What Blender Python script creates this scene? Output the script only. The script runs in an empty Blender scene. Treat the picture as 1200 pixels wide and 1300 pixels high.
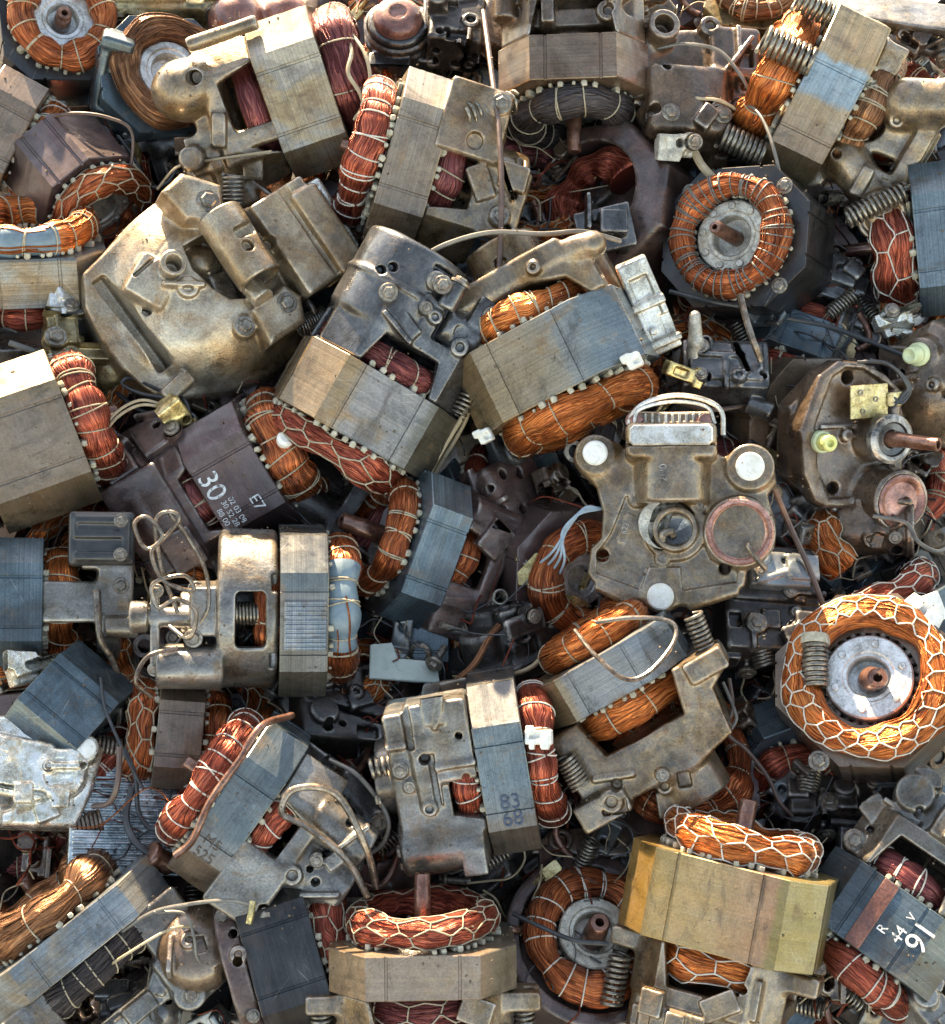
import bpy, bmesh, math, random
import numpy as np
from mathutils import Vector, Matrix

S = bpy.context.scene
COL = S.collection
rad = math.radians

# ------------------------------------------------------------------ camera
FPX = 1888.0            # focal length in photo pixels (photo 1200 x 1300)
DIST = 1.227            # metres from the lens to the middle of the heap
UPX = DIST / FPX        # metres per photo pixel in the middle
PITCH = rad(50)
TILT = rad(20)
CENTRE = Vector((0, 0, 0.62))
VIEW = Vector((0, math.cos(PITCH), -math.sin(PITCH)))
RIGHT = Vector((1, 0, 0))
UP = Vector((0, math.sin(PITCH), math.cos(PITCH)))
EYE = CENTRE - VIEW * DIST
cam_data = bpy.data.cameras.new('camera')
cam_data.sensor_fit = 'VERTICAL'
cam_data.angle = 2 * math.atan(650 / FPX)
cam_data.clip_start = 0.02
cam_data.clip_end = 400
cam = bpy.data.objects.new('camera', cam_data)
COL.objects.link(cam)
cam.matrix_world = Matrix.Translation(EYE) @ Matrix((RIGHT, UP, -VIEW)).transposed().to_4x4()
S.camera = cam

# ------------------------------------------------------------------ light
SUN_EL, SUN_AZ = rad(26.5), rad(-18)       # behind the heap, a little to the left
sun_dir = Vector((math.sin(SUN_AZ) * math.cos(SUN_EL), math.cos(SUN_AZ) * math.cos(SUN_EL), math.sin(SUN_EL)))
world = bpy.data.worlds.new('World')
S.world = world
world.use_nodes = True
wn = world.node_tree.nodes
wl = world.node_tree.links
bg = wn['Background']
sky = wn.new('ShaderNodeTexSky')
sky.sky_type = 'NISHITA'
sky.sun_disc = False
sky.sun_elevation = SUN_EL
sky.sun_rotation = SUN_AZ
sky.air_density = 1.0
sky.dust_density = 0.5
sky.ozone_density = 1.0
wb = wn.new('ShaderNodeMix'); wb.data_type = 'RGBA'; wb.blend_type = 'MULTIPLY'
wb.inputs[0].default_value = 1.0; wb.inputs[7].default_value = (1.25, 1.0, .77, 1)     # camera white balance for open shade
wl.new(sky.outputs[0], wb.inputs[6]); wl.new(wb.outputs[2], bg.inputs[0])
bg.inputs[1].default_value = 0.112
sl = bpy.data.lights.new('sun', 'SUN')
sl.energy = 5.0
sl.angle = rad(0.6)
sl.color = (1.0, 0.8, 0.54)
sun = bpy.data.objects.new('sun', sl)
COL.objects.link(sun)
sun.rotation_euler = (-sun_dir).to_track_quat('-Z', 'Y').to_euler()
S.view_settings.view_transform = 'Standard'
S.view_settings.look = 'None'
S.view_settings.gamma = 1
S.view_settings.use_curve_mapping = False
S.view_settings.exposure = 2.7
S.cycles.max_bounces = 6
S.cycles.diffuse_bounces = 1
S.cycles.glossy_bounces = 3

# ------------------------------------------------------------------ where things go
NRM = Vector((0, -math.cos(PITCH + TILT), math.sin(PITCH + TILT)))

def ray(x, y):
    return RIGHT * ((x - 600) / FPX) + UP * ((650 - y) / FPX) + VIEW

def spot(x, y, h=0):
    """point of the heap seen at photo pixel x,y, h pixels above the heap's mean surface"""
    r = ray(x, y)
    s = (CENTRE + NRM * (h * UPX) - EYE).dot(NRM) / r.dot(NRM)
    return EYE + r * s, s / FPX          # point, metres per pixel there

def facing(x, y, a, t, roll=0):
    """axes of a thing at x,y: Z leans to direction a in the picture plane and rises t degrees out of it"""
    T = -ray(x, y).normalized()
    R = (RIGHT - T * RIGHT.dot(T)).normalized()
    U = T.cross(R)
    a, t = rad(a), rad(t)
    Z = R * (math.cos(t) * math.cos(a)) + U * (math.cos(t) * math.sin(a)) + T * math.sin(t)
    X = R * math.sin(a) - U * math.cos(a)
    Y = Z.cross(X)
    m = Matrix((X, Y, Z)).transposed()
    return m @ Matrix.Rotation(rad(roll), 3, 'Z')

# ------------------------------------------------------------------ meshes
class MB:
    def __init__(s):
        s.v, s.f, s.m, s.uv, s.n = [], [], [], [], 0
    def add(s, v, f, mi=0, uv=None):
        v = np.asarray(v, float).reshape(-1, 3)
        s.v.append(v)
        s.uv.append(np.zeros((len(v), 2)) if uv is None else np.asarray(uv, float))
        if isinstance(f, np.ndarray):
            s.f.append((f + s.n).astype(np.int64)); s.m.append(np.full(len(f), mi, np.int32))
        else:
            by = {}
            for q in f: by.setdefault(len(q), []).append(q)
            for q in by.values():
                q = np.array(q, np.int64); s.f.append(q + s.n); s.m.append(np.full(len(q), mi, np.int32))
        s.n += len(v)
        return s
    def move(s, fn):
        s.v = [fn(v) for v in s.v]; return s
    def build(s, name, mats, parent=None, sc=1.0, ang=32):
        me = bpy.data.meshes.new(name)
        V = np.concatenate(s.v) * sc
        UV = np.concatenate(s.uv)
        loops = np.concatenate([f.ravel() for f in s.f])
        sizes = np.concatenate([np.full(len(f), f.shape[1]) for f in s.f])
        starts = np.concatenate(([0], np.cumsum(sizes)[:-1]))
        me.vertices.add(len(V)); me.vertices.foreach_set('co', V.astype(np.float32).ravel())
        me.loops.add(len(loops)); me.loops.foreach_set('vertex_index', loops.astype(np.int32))
        me.polygons.add(len(sizes)); me.polygons.foreach_set('loop_start', starts.astype(np.int32))
        me.polygons.foreach_set('material_index', np.concatenate(s.m))
        me.polygons.foreach_set('use_smooth', np.ones(len(sizes), bool))
        ul = me.uv_layers.new(name='UVMap')
        ul.data.foreach_set('uv', UV[loops].astype(np.float32).ravel())
        me.update(calc_edges=True); me.validate()
        if ang: me.set_sharp_from_angle(angle=rad(ang))
        for m in (mats if isinstance(mats, (list, tuple)) else [mats]): me.materials.append(MAT[m] if isinstance(m, str) else m)
        o = bpy.data.objects.new(name, me)
        COL.objects.link(o)
        if parent: o.parent = parent
        return o

def grid_faces(n, m, wrap_n=False, wrap_m=True, flip=False):
    i = np.arange(n if wrap_n else n - 1)[:, None]; j = np.arange(m if wrap_m else m - 1)[None, :]
    a = i * m + j; b = i * m + (j + 1) % m; c = ((i + 1) % n) * m + (j + 1) % m; d = ((i + 1) % n) * m + j
    q = np.stack([a + 0 * b, b + 0 * a, c, d], -1).reshape(-1, 4)
    return q[:, ::-1] if flip else q

def catmull(P, k=8, closed=False):
    P = np.asarray(P, float)
    Q = np.vstack([P[-1], P, P[0], P[1]]) if closed else np.vstack([2 * P[0] - P[1], P, 2 * P[-1] - P[-2]])
    out = []
    t = np.linspace(0, 1, k, endpoint=False)[:, None]
    for i in range(len(Q) - 3):
        a, b, c, d = Q[i:i + 4]
        out.append(.5 * (2 * b + (c - a) * t + (2 * a - 5 * b + 4 * c - d) * t ** 2 + (3 * b - a - 3 * c + d) * t ** 3))
    out = np.vstack(out)
    return out if closed else np.vstack([out, P[-1]])

def tube(mb, P, r, seg=8, closed=False, mi=0, hole=0):
    P = np.asarray(P, float); n = len(P)
    T = np.roll(P, -1, 0) - np.roll(P, 1, 0)
    if not closed: T[0] = P[1] - P[0]; T[-1] = P[-1] - P[-2]
    T /= np.linalg.norm(T, axis=1)[:, None] + 1e-12
    u = np.cross(T[0], (0, 0, 1) if abs(T[0][2]) < .9 else (1, 0, 0)); u /= np.linalg.norm(u)
    U = np.empty_like(P)
    for i in range(n):
        u = u - T[i] * np.dot(u, T[i]); u = u / (np.linalg.norm(u) + 1e-12); U[i] = u
    W = np.cross(T, U)
    R = np.broadcast_to(np.asarray(r, float), (n,))
    a = np.arange(seg) * 2 * math.pi / seg
    V = P[:, None] + R[:, None, None] * (np.cos(a)[None, :, None] * U[:, None] + np.sin(a)[None, :, None] * W[:, None])
    L = np.concatenate(([0], np.cumsum(np.linalg.norm(np.diff(P, axis=0), axis=1)))) / 100
    uv = np.stack([np.repeat(L, seg), np.tile(np.arange(seg) / seg, n) * .2], 1)
    mb.add(V.reshape(-1, 3), grid_faces(n, seg, wrap_n=closed), mi, uv)
    if not closed:
        for k, e in ((0, -1), (n - 1, 1)):
            ring = V[k]
            if hole and e == 1:
                c = P[k]; inn = c + (ring - c) * hole; deep = inn - T[k] * R[k] * 3
                f = grid_faces(3, seg); mb.add(np.vstack([ring, inn, deep]), f, mi)
                mb.add(np.vstack([deep, [c - T[k] * R[k] * 3]]), [(i, (i + 1) % seg, seg) for i in range(seg)], mi)
            else:
                q = list(range(seg)); mb.add(ring, [tuple(q[::-1]) if e < 0 else tuple(q)], mi)
    return mb

def lathe(mb, prof, seg=40, mi=0, M=None, closed=False):
    """prof: (r,z) pairs, turned round z"""
    prof = np.asarray(prof, float); n = len(prof)
    a = np.arange(seg) * 2 * math.pi / seg
    V = np.stack([prof[:, 0, None] * np.cos(a), prof[:, 0, None] * np.sin(a), np.repeat(prof[:, 1, None], seg, 1)], -1).reshape(-1, 3)
    if M is not None: V = xf(V, M)
    mb.add(V, grid_faces(n, seg, wrap_n=closed), mi)
    return mb

def xf(V, M):
    A = np.array(M); return np.asarray(V) @ A[:3, :3].T + A[:3, 3]

def place(p, d=(0, 0, 1), roll=0):
    d = Vector(d).normalized()
    q = d.to_track_quat('Z', 'Y')
    return Matrix.Translation(p) @ q.to_matrix().to_4x4() @ Matrix.Rotation(rad(roll), 4, 'Z')

def prism(mb, poly, z0, z1, bev=1.5, mi=0, M=None):
    P = np.asarray(poly, float)
    A = np.sum(P[:, 0] * np.roll(P[:, 1], -1) - np.roll(P[:, 0], -1) * P[:, 1])
    if A < 0: P = P[::-1]
    n = len(P)
    e1 = P - np.roll(P, 1, 0); e2 = np.roll(P, -1, 0) - P
    e1 /= np.linalg.norm(e1, axis=1)[:, None]; e2 /= np.linalg.norm(e2, axis=1)[:, None]
    n1 = np.stack([-e1[:, 1], e1[:, 0]], 1); n2 = np.stack([-e2[:, 1], e2[:, 0]], 1)
    b = n1 + n2; b = b / np.maximum(np.sum(b * n1, 1), .3)[:, None]
    I = P + b * bev
    L = [np.c_[I, np.full(n, z0)], np.c_[P, np.full(n, z0 + bev)], np.c_[P, np.full(n, z1 - bev)], np.c_[I, np.full(n, z1)]]
    V = np.vstack(L)
    if M is not None: V = xf(V, M)
    mb.add(V, grid_faces(4, n), mi)
    mb.add(V[:n], [tuple(range(n))[::-1]], mi); mb.add(V[-n:], [tuple(range(n))], mi)
    return mb

def rect(w, d, c=0):
    w, d = w / 2, d / 2
    if not c: return [(-w, -d), (w, -d), (w, d), (-w, d)]
    return [(-w + c, -d), (w - c, -d), (w, -d + c), (w, d - c), (w - c, d), (-w + c, d), (-w, d - c), (-w, -d + c)]

def bolt(mb, p, d=(0, 0, 1), r=7, h=6, mi=0, washer=True):
    M = place(p, d, random.uniform(0, 60))
    prism(mb, [(r * math.cos(k * math.pi / 3), r * math.sin(k * math.pi / 3)) for k in range(6)], -2, h, r * .18, mi, M)
    if washer: lathe(mb, [(0.01, 1.6), (r * 1.35, 1.6), (r * 1.45, .8), (r * 1.45, -2)], 20, mi, M)
    return mb

def helix(mb, p0, p1, R, wire, turns, mi=0, R1=None):
    p0, p1 = Vector(p0), Vector(p1)
    M = place(p0, p1 - p0); L = (p1 - p0).length
    n = int(turns * 14); t = np.linspace(0, 1, n)
    a = t * turns * 2 * math.pi
    zz = L * np.clip((t - .5) * 1.0 + .5, 0, 1)
    rr = R + ((R1 - R) * t if R1 else 0)
    tube(mb, xf(np.stack([rr * np.cos(a), rr * np.sin(a), zz], 1), M), wire, 6, mi=mi)
    return mb

# ------------------------------------------------------------------ cast bodies: signed distances + surface nets
def _rot(rx, ry, rz):
    return np.array(Matrix.Rotation(rad(rz), 3, 'Z') @ Matrix.Rotation(rad(ry), 3, 'Y') @ Matrix.Rotation(rad(rx), 3, 'X'))

def B(x, y, z, hx, hy, hz, r=3, rot=None):
    Rm = _rot(*rot) if rot else np.eye(3)
    ext = np.abs(Rm) @ np.array([hx, hy, hz]); c = np.array([x, y, z])
    def f(p):
        q = (p - c) @ Rm
        q = np.abs(q) - (np.array([hx, hy, hz]) - r)
        return np.linalg.norm(np.maximum(q, 0), axis=-1) + np.minimum(q.max(-1), 0) - r
    return f, c - ext, c + ext

def C(p0, p1, r, rr=2.5):
    p0, p1 = np.array(p0, float), np.array(p1, float); d = p1 - p0; L = np.linalg.norm(d); d = d / L
    ext = np.abs(d) * L / 2 + r; c = (p0 + p1) / 2
    def f(p):
        q = p - c; h = q @ d; w = np.sqrt(np.maximum((q * q).sum(-1) - h * h, 0))
        a = w - r + rr; b = np.abs(h) - L / 2 + rr
        return np.minimum(np.maximum(a, b), 0) + np.sqrt(np.maximum(a, 0) ** 2 + np.maximum(b, 0) ** 2) - rr
    return f, c - ext, c + ext

def K(p0, p1, r0, r1=None):
    p0, p1 = np.array(p0, float), np.array(p1, float); r1 = r0 if r1 is None else r1; d = p1 - p0; L2 = d @ d
    m = max(r0, r1)
    def f(p):
        t = np.clip(((p - p0) @ d) / L2, 0, 1)
        return np.linalg.norm(p - p0 - t[..., None] * d, axis=-1) - (r0 + (r1 - r0) * t)
    return f, np.minimum(p0, p1) - m, np.maximum(p0, p1) + m

def E(x, y, z, rx, ry, rz):
    c = np.array([x, y, z]); R_ = np.array([rx, ry, rz], float)
    def f(p):
        q = (p - c) / R_; k = np.linalg.norm(q, axis=-1)
        return (k - 1) * R_.min()
    return f, c - R_, c + R_

def P(poly, z0, z1, r=3, ax='z'):
    """polygon pushed along ax; poly in (x,y) for z, (x,z) for y, (y,z) for x"""
    Q = np.array(poly, float); i, j, k = {'z': (0, 1, 2), 'y': (0, 2, 1), 'x': (1, 2, 0)}[ax]
    lo, hi = np.zeros(3), np.zeros(3)
    lo[i], lo[j], lo[k] = Q[:, 0].min(), Q[:, 1].min(), z0; hi[i], hi[j], hi[k] = Q[:, 0].max(), Q[:, 1].max(), z1
    def f(p):
        x, y = p[..., i], p[..., j]
        d = np.full(x.shape, 1e9, np.float32); s = np.ones(x.shape, bool)
        for a, b in zip(Q, np.roll(Q, 1, 0)):
            ex, ey = b - a; wx, wy = x - a[0], y - a[1]
            t = np.clip((wx * ex + wy * ey) / (ex * ex + ey * ey + 1e-9), 0, 1)
            d = np.minimum(d, (wx - ex * t) ** 2 + (wy - ey * t) ** 2)
            c1 = y >= a[1]; c2 = y < b[1]; c3 = ex * wy > ey * wx
            s ^= (c1 & c2 & c3) | (~c1 & ~c2 & ~c3)
        a = np.where(s, 1, -1) * np.sqrt(d) + r
        b = np.abs(p[..., k] - (z0 + z1) / 2) - (z1 - z0) / 2 + r
        return np.minimum(np.maximum(a, b), 0) + np.sqrt(np.maximum(a, 0) ** 2 + np.maximum(b, 0) ** 2) - r
    return f, lo, hi

def R_(x, y, z, R, r, ax='z'):
    k = 'xyz'.index(ax); o = [q for q in range(3) if q != k]; c = np.array([x, y, z]); e = np.full(3, R + r); e[k] = r
    def f(p):
        q = p - c
        return np.sqrt((np.sqrt(q[..., o[0]] ** 2 + q[..., o[1]] ** 2) - R) ** 2 + q[..., k] ** 2) - r
    return f, c - e, c + e

def solid(ops, k=4.0, res=1.9, wob=.5, seed=0):
    """ops: ('+'|'-', shape[, blend]) -> verts, quads of the blended cast body"""
    adds = [o[1] for o in ops if o[0] == '+']
    lo = np.min([a[1] for a in adds], 0) - 3 * res - 2; hi = np.max([a[2] for a in adds], 0) + 3 * res + 2
    n = np.ceil((hi - lo) / res).astype(int) + 1
    F = np.full(n, 50.0, np.float32)
    ax = [(lo[i] + np.arange(n[i]) * res).astype(np.float32) for i in range(3)]
    def put(sg, shape, kk):
        f, a, b = shape
        m = kk + 3 * res + (10 if sg == '+' else 3)
        i0 = np.maximum(np.floor((a - m - lo) / res).astype(int), 0); i1 = np.minimum(np.ceil((b + m - lo) / res).astype(int) + 1, n)
        if (i1 <= i0).any(): return
        sl = tuple(slice(i0[q], i1[q]) for q in range(3))
        p = np.stack(np.meshgrid(ax[0][sl[0]], ax[1][sl[1]], ax[2][sl[2]], indexing='ij'), -1)
        d = f(p).astype(np.float32); g = F[sl]
        if sg == '+':
            h = np.maximum(kk - np.abs(g - d), 0) / kk
            F[sl] = np.minimum(g, d) - h * h * kk * .25
        else:
            kk = min(kk, 3.0); d = -d
            h = np.maximum(kk - np.abs(g - d), 0) / kk
            F[sl] = np.maximum(g, d) + h * h * kk * .25
    heads = []
    for o in ops:
        if o[0] != 'g':
            put(o[0], o[1], o[2] if len(o) > 2 else k); continue
        # ('g', face, u0, u1, v0, v1, count, seed): small cast features set on whatever surface looks towards that face
        face, u0, u1, v0, v1, num, sd = o[1:]
        rnd = random.Random(sd); kax = 'xyz'.index(face[1]); sgn = -1 if face[0] == '-' else 1
        uax, vax = [q for q in range(3) if q != kax]
        for _ in range(num):
            u, v = rnd.uniform(u0, u1), rnd.uniform(v0, v1); kind = rnd.choice('bbbppprrskhh'); hg = rnd.uniform(4, 13)
            ij = [0, 0, 0]; ij[uax] = int((u - lo[uax]) / res); ij[vax] = int((v - lo[vax]) / res)
            if not (0 <= ij[uax] < n[uax] and 0 <= ij[vax] < n[vax]): continue
            col = [ij[0], ij[1], ij[2]]; col[kax] = slice(None); line = F[tuple(col)]
            ins = np.nonzero(line < 0)[0]
            if not len(ins): continue
            w = lo[kax] + res * (ins[0] if sgn < 0 else ins[-1])
            def vec(du, dv, dw):
                q = [0, 0, 0]; q[uax] = u + du; q[vax] = v + dv; q[kax] = w + sgn * dw; return tuple(q)
            def hal(a, b, c):
                q = [0, 0, 0]; q[uax], q[vax], q[kax] = a, b, c; return q
            rot = [0, 0, 0]; rot[kax] = rnd.choice((0, 0, 0, 20, -35))
            if kind in 'bs':
                r = rnd.uniform(8, 15); put('+', C(vec(0, 0, -14), vec(0, 0, hg), r, 2.5), 4)
                if kind == 'b' and rnd.random() < .5: put('-', C(vec(0, 0, hg - 6), vec(0, 0, hg + 9), r * .5, .6), 1)
                else: heads.append((vec(0, 0, hg), tuple(sgn * (i == kax) for i in range(3)), r * .62))
            elif kind == 'p': put('+', B(*vec(0, 0, 0), *hal(rnd.uniform(10, 26), rnd.uniform(8, 18), hg * .8), 2.5, rot), 3)
            elif kind == 'r': put('+', B(*vec(0, 0, 0), *rnd.choice((hal(3, 24, hg), hal(26, 3, hg))), 1.8, rot), 5)
            elif kind == 'k': put('-', B(*vec(0, 0, 0), *hal(rnd.uniform(6, 18), rnd.uniform(4, 10), 9), 2.5, rot), 2)
            else: put('-', C(vec(0, 0, -22), vec(0, 0, 20), rnd.uniform(4, 7), 1), 1)
    if wob:
        rs = np.random.RandomState(seed); X, Y, Z = np.meshgrid(*ax, indexing='ij')
        for _ in range(3):
            w = rs.uniform(-1, 1, 3) * .09; ph = rs.uniform(0, 6.3)
            F += (wob * .5 * np.sin(X * w[0] + Y * w[1] + Z * w[2] + ph)).astype(np.float32)
    global HEADS
    HEADS = heads
    return nets(F, lo, res)

def nets(F, lo, res):
    s = F < 0
    c = np.zeros(np.array(F.shape) - 1, np.int8)
    cor = [(i, j, k) for i in (0, 1) for j in (0, 1) for k in (0, 1)]
    sh = c.shape
    cut = lambda A, o: A[o[0]:o[0] + sh[0], o[1]:o[1] + sh[1], o[2]:o[2] + sh[2]]
    for o in cor: c += cut(s, o)
    act = np.argwhere((c > 0) & (c < 8))
    idx = np.full(sh, -1, np.int64); idx[tuple(act.T)] = np.arange(len(act))
    val = [F[act[:, 0] + o[0], act[:, 1] + o[1], act[:, 2] + o[2]] for o in cor]
    acc = np.zeros((len(act), 3)); cnt = np.zeros(len(act))
    for a in range(8):
        for b in range(a + 1, 8):
            d = np.array(cor[b]) - np.array(cor[a])
            if np.abs(d).sum() != 1: continue
            va, vb = val[a], val[b]; m = (va < 0) != (vb < 0)
            t = np.where(m, va / np.where(m, va - vb, 1), 0)
            acc += m[:, None] * (np.array(cor[a]) + t[:, None] * d); cnt += m
    V = lo + (act + acc / cnt[:, None]) * res
    fs = []
    for ax in range(3):
        o1, o2 = (ax + 1) % 3, (ax + 2) % 3
        sl0 = [slice(1, -1)] * 3; sl0[ax] = slice(0, -1)
        sl1 = list(sl0); sl1[ax] = slice(1, None)
        a = s[tuple(sl0)]; b = s[tuple(sl1)]
        off = np.array([1, 1, 1]); off[ax] = 0
        for w, flip in ((a & ~b, False), (~a & b, True)):
            e = np.argwhere(w) + off
            e1 = np.zeros(3, int); e1[o1] = 1; e2 = np.zeros(3, int); e2[o2] = 1
            g = lambda q: idx[q[:, 0], q[:, 1], q[:, 2]]
            q = np.stack([g(e - e1 - e2), g(e - e2), g(e), g(e - e1)], 1)
            fs.append(q[:, ::-1] if flip else q)
    f = np.concatenate(fs); f = f[(f >= 0).all(1)]
    # one light smoothing pass
    nb = np.zeros_like(V); ct = np.zeros(len(V))
    for i in range(4):
        a, b = f[:, i], f[:, (i + 1) % 4]
        for ax in range(3):
            nb[:, ax] += np.bincount(a, V[b, ax], len(V)) + np.bincount(b, V[a, ax], len(V))
        ct += np.bincount(a, minlength=len(V)) + np.bincount(b, minlength=len(V))
    V = V * .6 + .4 * nb / np.maximum(ct, 1)[:, None]
    return V, f
# ------------------------------------------------------------------ materials
MAT = {}

class NT:
    def __init__(s, name):
        s.m = bpy.data.materials.new(name); s.m.use_nodes = True
        s.t = s.m.node_tree; s.b = s.t.nodes['Principled BSDF']
    def n(s, kind, **kw):
        o = s.t.nodes.new('ShaderNode' + kind)
        for k, v in kw.items():
            if k in o.inputs: o.inputs[k].default_value = v
            else: setattr(o, k, v)
        return o
    def l(s, a, b): s.t.links.new(a, b)
    def ramp(s, fac, stops, interp='LINEAR'):
        r = s.n('ValToRGB'); r.color_ramp.interpolation = interp
        e = r.color_ramp.elements
        while len(e) < len(stops): e.new(.5)
        for q, (p, c) in zip(e, stops):
            q.position = p; q.color = (*c, 1) if len(c) == 3 else c
        s.l(fac, r.inputs[0]); return r.outputs[0]
    def mix(s, fac, a, b, mode='MIX'):
        x = s.n('Mix', data_type='RGBA', blend_type=mode)
        for sock, v in ((x.inputs[0], fac), (x.inputs[6], a), (x.inputs[7], b)):
            if isinstance(v, (int, float)): sock.default_value = v
            elif isinstance(v, tuple): sock.default_value = (*v, 1)
            else: s.l(v, sock)
        return x.outputs[2]
    def math(s, op, a, b=0.0, clamp=False):
        x = s.n('Math', operation=op); x.use_clamp = clamp
        for i, v in enumerate((a, b)):
            if isinstance(v, (int, float)): x.inputs[i].default_value = v
            else: s.l(v, x.inputs[i])
        return x.outputs[0]
    def coords(s):
        tc = s.n('TexCoord'); oi = s.n('ObjectInfo')
        m = s.n('VectorMath', operation='SCALE'); m.inputs['Scale'].default_value = 9.0
        cmb = s.n('CombineXYZ')
        for i in range(3): s.l(oi.outputs['Random'], cmb.inputs[i])
        s.l(cmb.outputs[0], m.inputs[0])
        a = s.n('VectorMath', operation='ADD'); s.l(tc.outputs['Object'], a.inputs[0]); s.l(m.outputs[0], a.inputs[1])
        return a.outputs[0], tc
    def noise(s, vec, px, detail=5.0, rough=.6, dist=0.0):
        o = s.n('TexNoise'); o.inputs['Scale'].default_value = 1 / (px * UPX)
        o.inputs['Detail'].default_value = detail; o.inputs['Roughness'].default_value = rough; o.inputs['Distortion'].default_value = dist
        s.l(vec, o.inputs['Vector']); return o.outputs['Fac']

def metal(name, cols, rust=(.16, .075, .03), rusty=.35, grime=(.018, .014, .011), grimy=.35, metallic=.55, rough=.42,
          bump=.25, px=60, wear=(.6, .54, .46), worn=.7, lam=0.0, grain=2.4, mott=1.0, zone=None, dark=1.0, coat=.35):
    """worn workshop metal: mottled colour, rust and grease patches, rubbed edges, pitted surface"""
    t = NT(name); v, tc = t.coords()
    big = t.noise(v, px, 4, .62, .6); mid = t.noise(v, px * .35, 6, .68, .8); fine = t.noise(v, grain, 3, .6); blot = t.noise(v, px * .8, 7, .72, 1.2)
    n = len(cols)
    sv = t.n('VectorMath', operation='MULTIPLY'); t.l(v, sv.inputs[0]); sv.inputs[1].default_value = (1.0, .8, .35)
    cols = [tuple(x * dark for x in c) for c in cols]; rust = tuple(x * dark for x in rust)
    base = t.ramp(big, [(.38 + .24 * i / max(n - 1, 1), c) for i, c in enumerate(cols)])
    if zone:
        # colour runs across x: rust and varnish tones, partly sky reflection painted in
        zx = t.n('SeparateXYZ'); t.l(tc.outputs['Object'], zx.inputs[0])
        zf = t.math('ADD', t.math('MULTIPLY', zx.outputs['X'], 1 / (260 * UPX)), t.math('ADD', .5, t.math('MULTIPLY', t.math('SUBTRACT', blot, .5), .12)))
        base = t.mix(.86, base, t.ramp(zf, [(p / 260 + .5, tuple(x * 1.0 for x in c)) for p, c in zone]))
    base = t.mix(.32 * mott, base, t.ramp(mid, [(.3, tuple(x * .45 for x in cols[0])), (.72, tuple(min(x * 1.5, .9) for x in cols[-1]))]))
    rf = t.ramp(blot, [(.62 - rusty * .3, (0, 0, 0)), (.74 - rusty * .25, (1, 1, 1))])
    rcol = t.ramp(mid, [(.3, tuple(x * .5 for x in rust)), (.7, tuple(x * 1.5 for x in rust))])
    base = t.mix(t.math('MULTIPLY', rf, .8), base, rcol)
    v2 = t.n('VectorMath', operation='ADD'); t.l(v, v2.inputs[0]); v2.inputs[1].default_value = (3.1, 1.7, 5.2)
    gn = t.noise(v2.outputs[0], px * .55, 8, .75, .4)
    gf = t.ramp(gn, [(.60 - grimy * .22, (0, 0, 0)), (.82 - grimy * .22, (1, 1, 1))])
    base = t.mix(t.math('MULTIPLY', gf, .82), base, grime)
    base = t.mix(.25 * mott, base, t.ramp(fine, [(.36, (.02, .018, .015)), (.64, (.95, .9, .8))]), 'OVERLAY')
    stk = t.noise(sv.outputs[0], px * .5, 6, .7, .3)
    base = t.mix(0.12 if lam else .5 * mott, base, t.ramp(stk, [(.33, (.05, .045, .04)), (.5, (.5, .5, .5)), (.7, (.95, .93, .9))]), 'OVERLAY')
    geo = t.n('NewGeometry')
    ef = t.ramp(geo.outputs['Pointiness'], [(.515, (0, 0, 0)), (.56, (1, 1, 1))])
    ef = t.math('MULTIPLY', ef, t.ramp(mid, [(.4, (0, 0, 0)), (.6, (1, 1, 1))]))
    base = t.mix(t.math('MULTIPLY', ef, worn if name.startswith('cast') else 0.0), base, wear)
    t.l(base, t.b.inputs['Base Color'])
    ro = t.math('ADD', t.math('MULTIPLY', rf, .22), t.math('ADD', t.math('MULTIPLY', mid, .3), rough - .15))
    ro = t.math('SUBTRACT', ro, t.math('MULTIPLY', gf, .26), True)
    t.l(ro, t.b.inputs['Roughness'])
    me = t.math('MULTIPLY', t.math('SUBTRACT', 1.0, t.math('MULTIPLY', rf, .75)), metallic)
    t.l(me, t.b.inputs['Metallic'])
    t.b.inputs['Specular IOR Level'].default_value = .5
    if coat:      # thin film of oil, patchy
        t.l(t.math('MULTIPLY', t.ramp(t.noise(v2.outputs[0], px * .9, 5, .65, .8), [(.4, (0, 0, 0)), (.6, (1, 1, 1))]), coat * 2.0, True), t.b.inputs['Coat Weight'])
        t.b.inputs['Coat Roughness'].default_value = .16
    h = t.math('ADD', t.math('MULTIPLY', fine, .35), t.math('ADD', t.math('MULTIPLY', mid, 1.0), t.math('MULTIPLY', rf, .25)))
    if lam:
        sx = t.n('SeparateXYZ'); t.l(tc.outputs['Object'], sx.inputs[0])
        lv = t.n('CombineXYZ')
        t.l(t.math('MULTIPLY', sx.outputs['X'], 1 / (420 * UPX)), lv.inputs[0]); t.l(t.math('MULTIPLY', sx.outputs['Y'], 1 / (420 * UPX)), lv.inputs[1]); t.l(t.math('MULTIPLY', sx.outputs['Z'], 1 / (1.5 * UPX)), lv.inputs[2])
        w = t.n('TexNoise'); w.inputs['Scale'].default_value = 1.0; w.inputs['Detail'].default_value = 3; w.inputs['Roughness'].default_value = .6
        t.l(lv.outputs[0], w.inputs['Vector'])
        h = t.math('ADD', h, t.math('MULTIPLY', w.outputs['Fac'], lam * 1.5))
        base2 = t.mix(.62 * min(lam, 1), base, t.ramp(w.outputs['Fac'], [(.34, (.1, .085, .07)), (.5, (.5, .49, .48)), (.68, (.92, .9, .87))]), 'OVERLAY')
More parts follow.
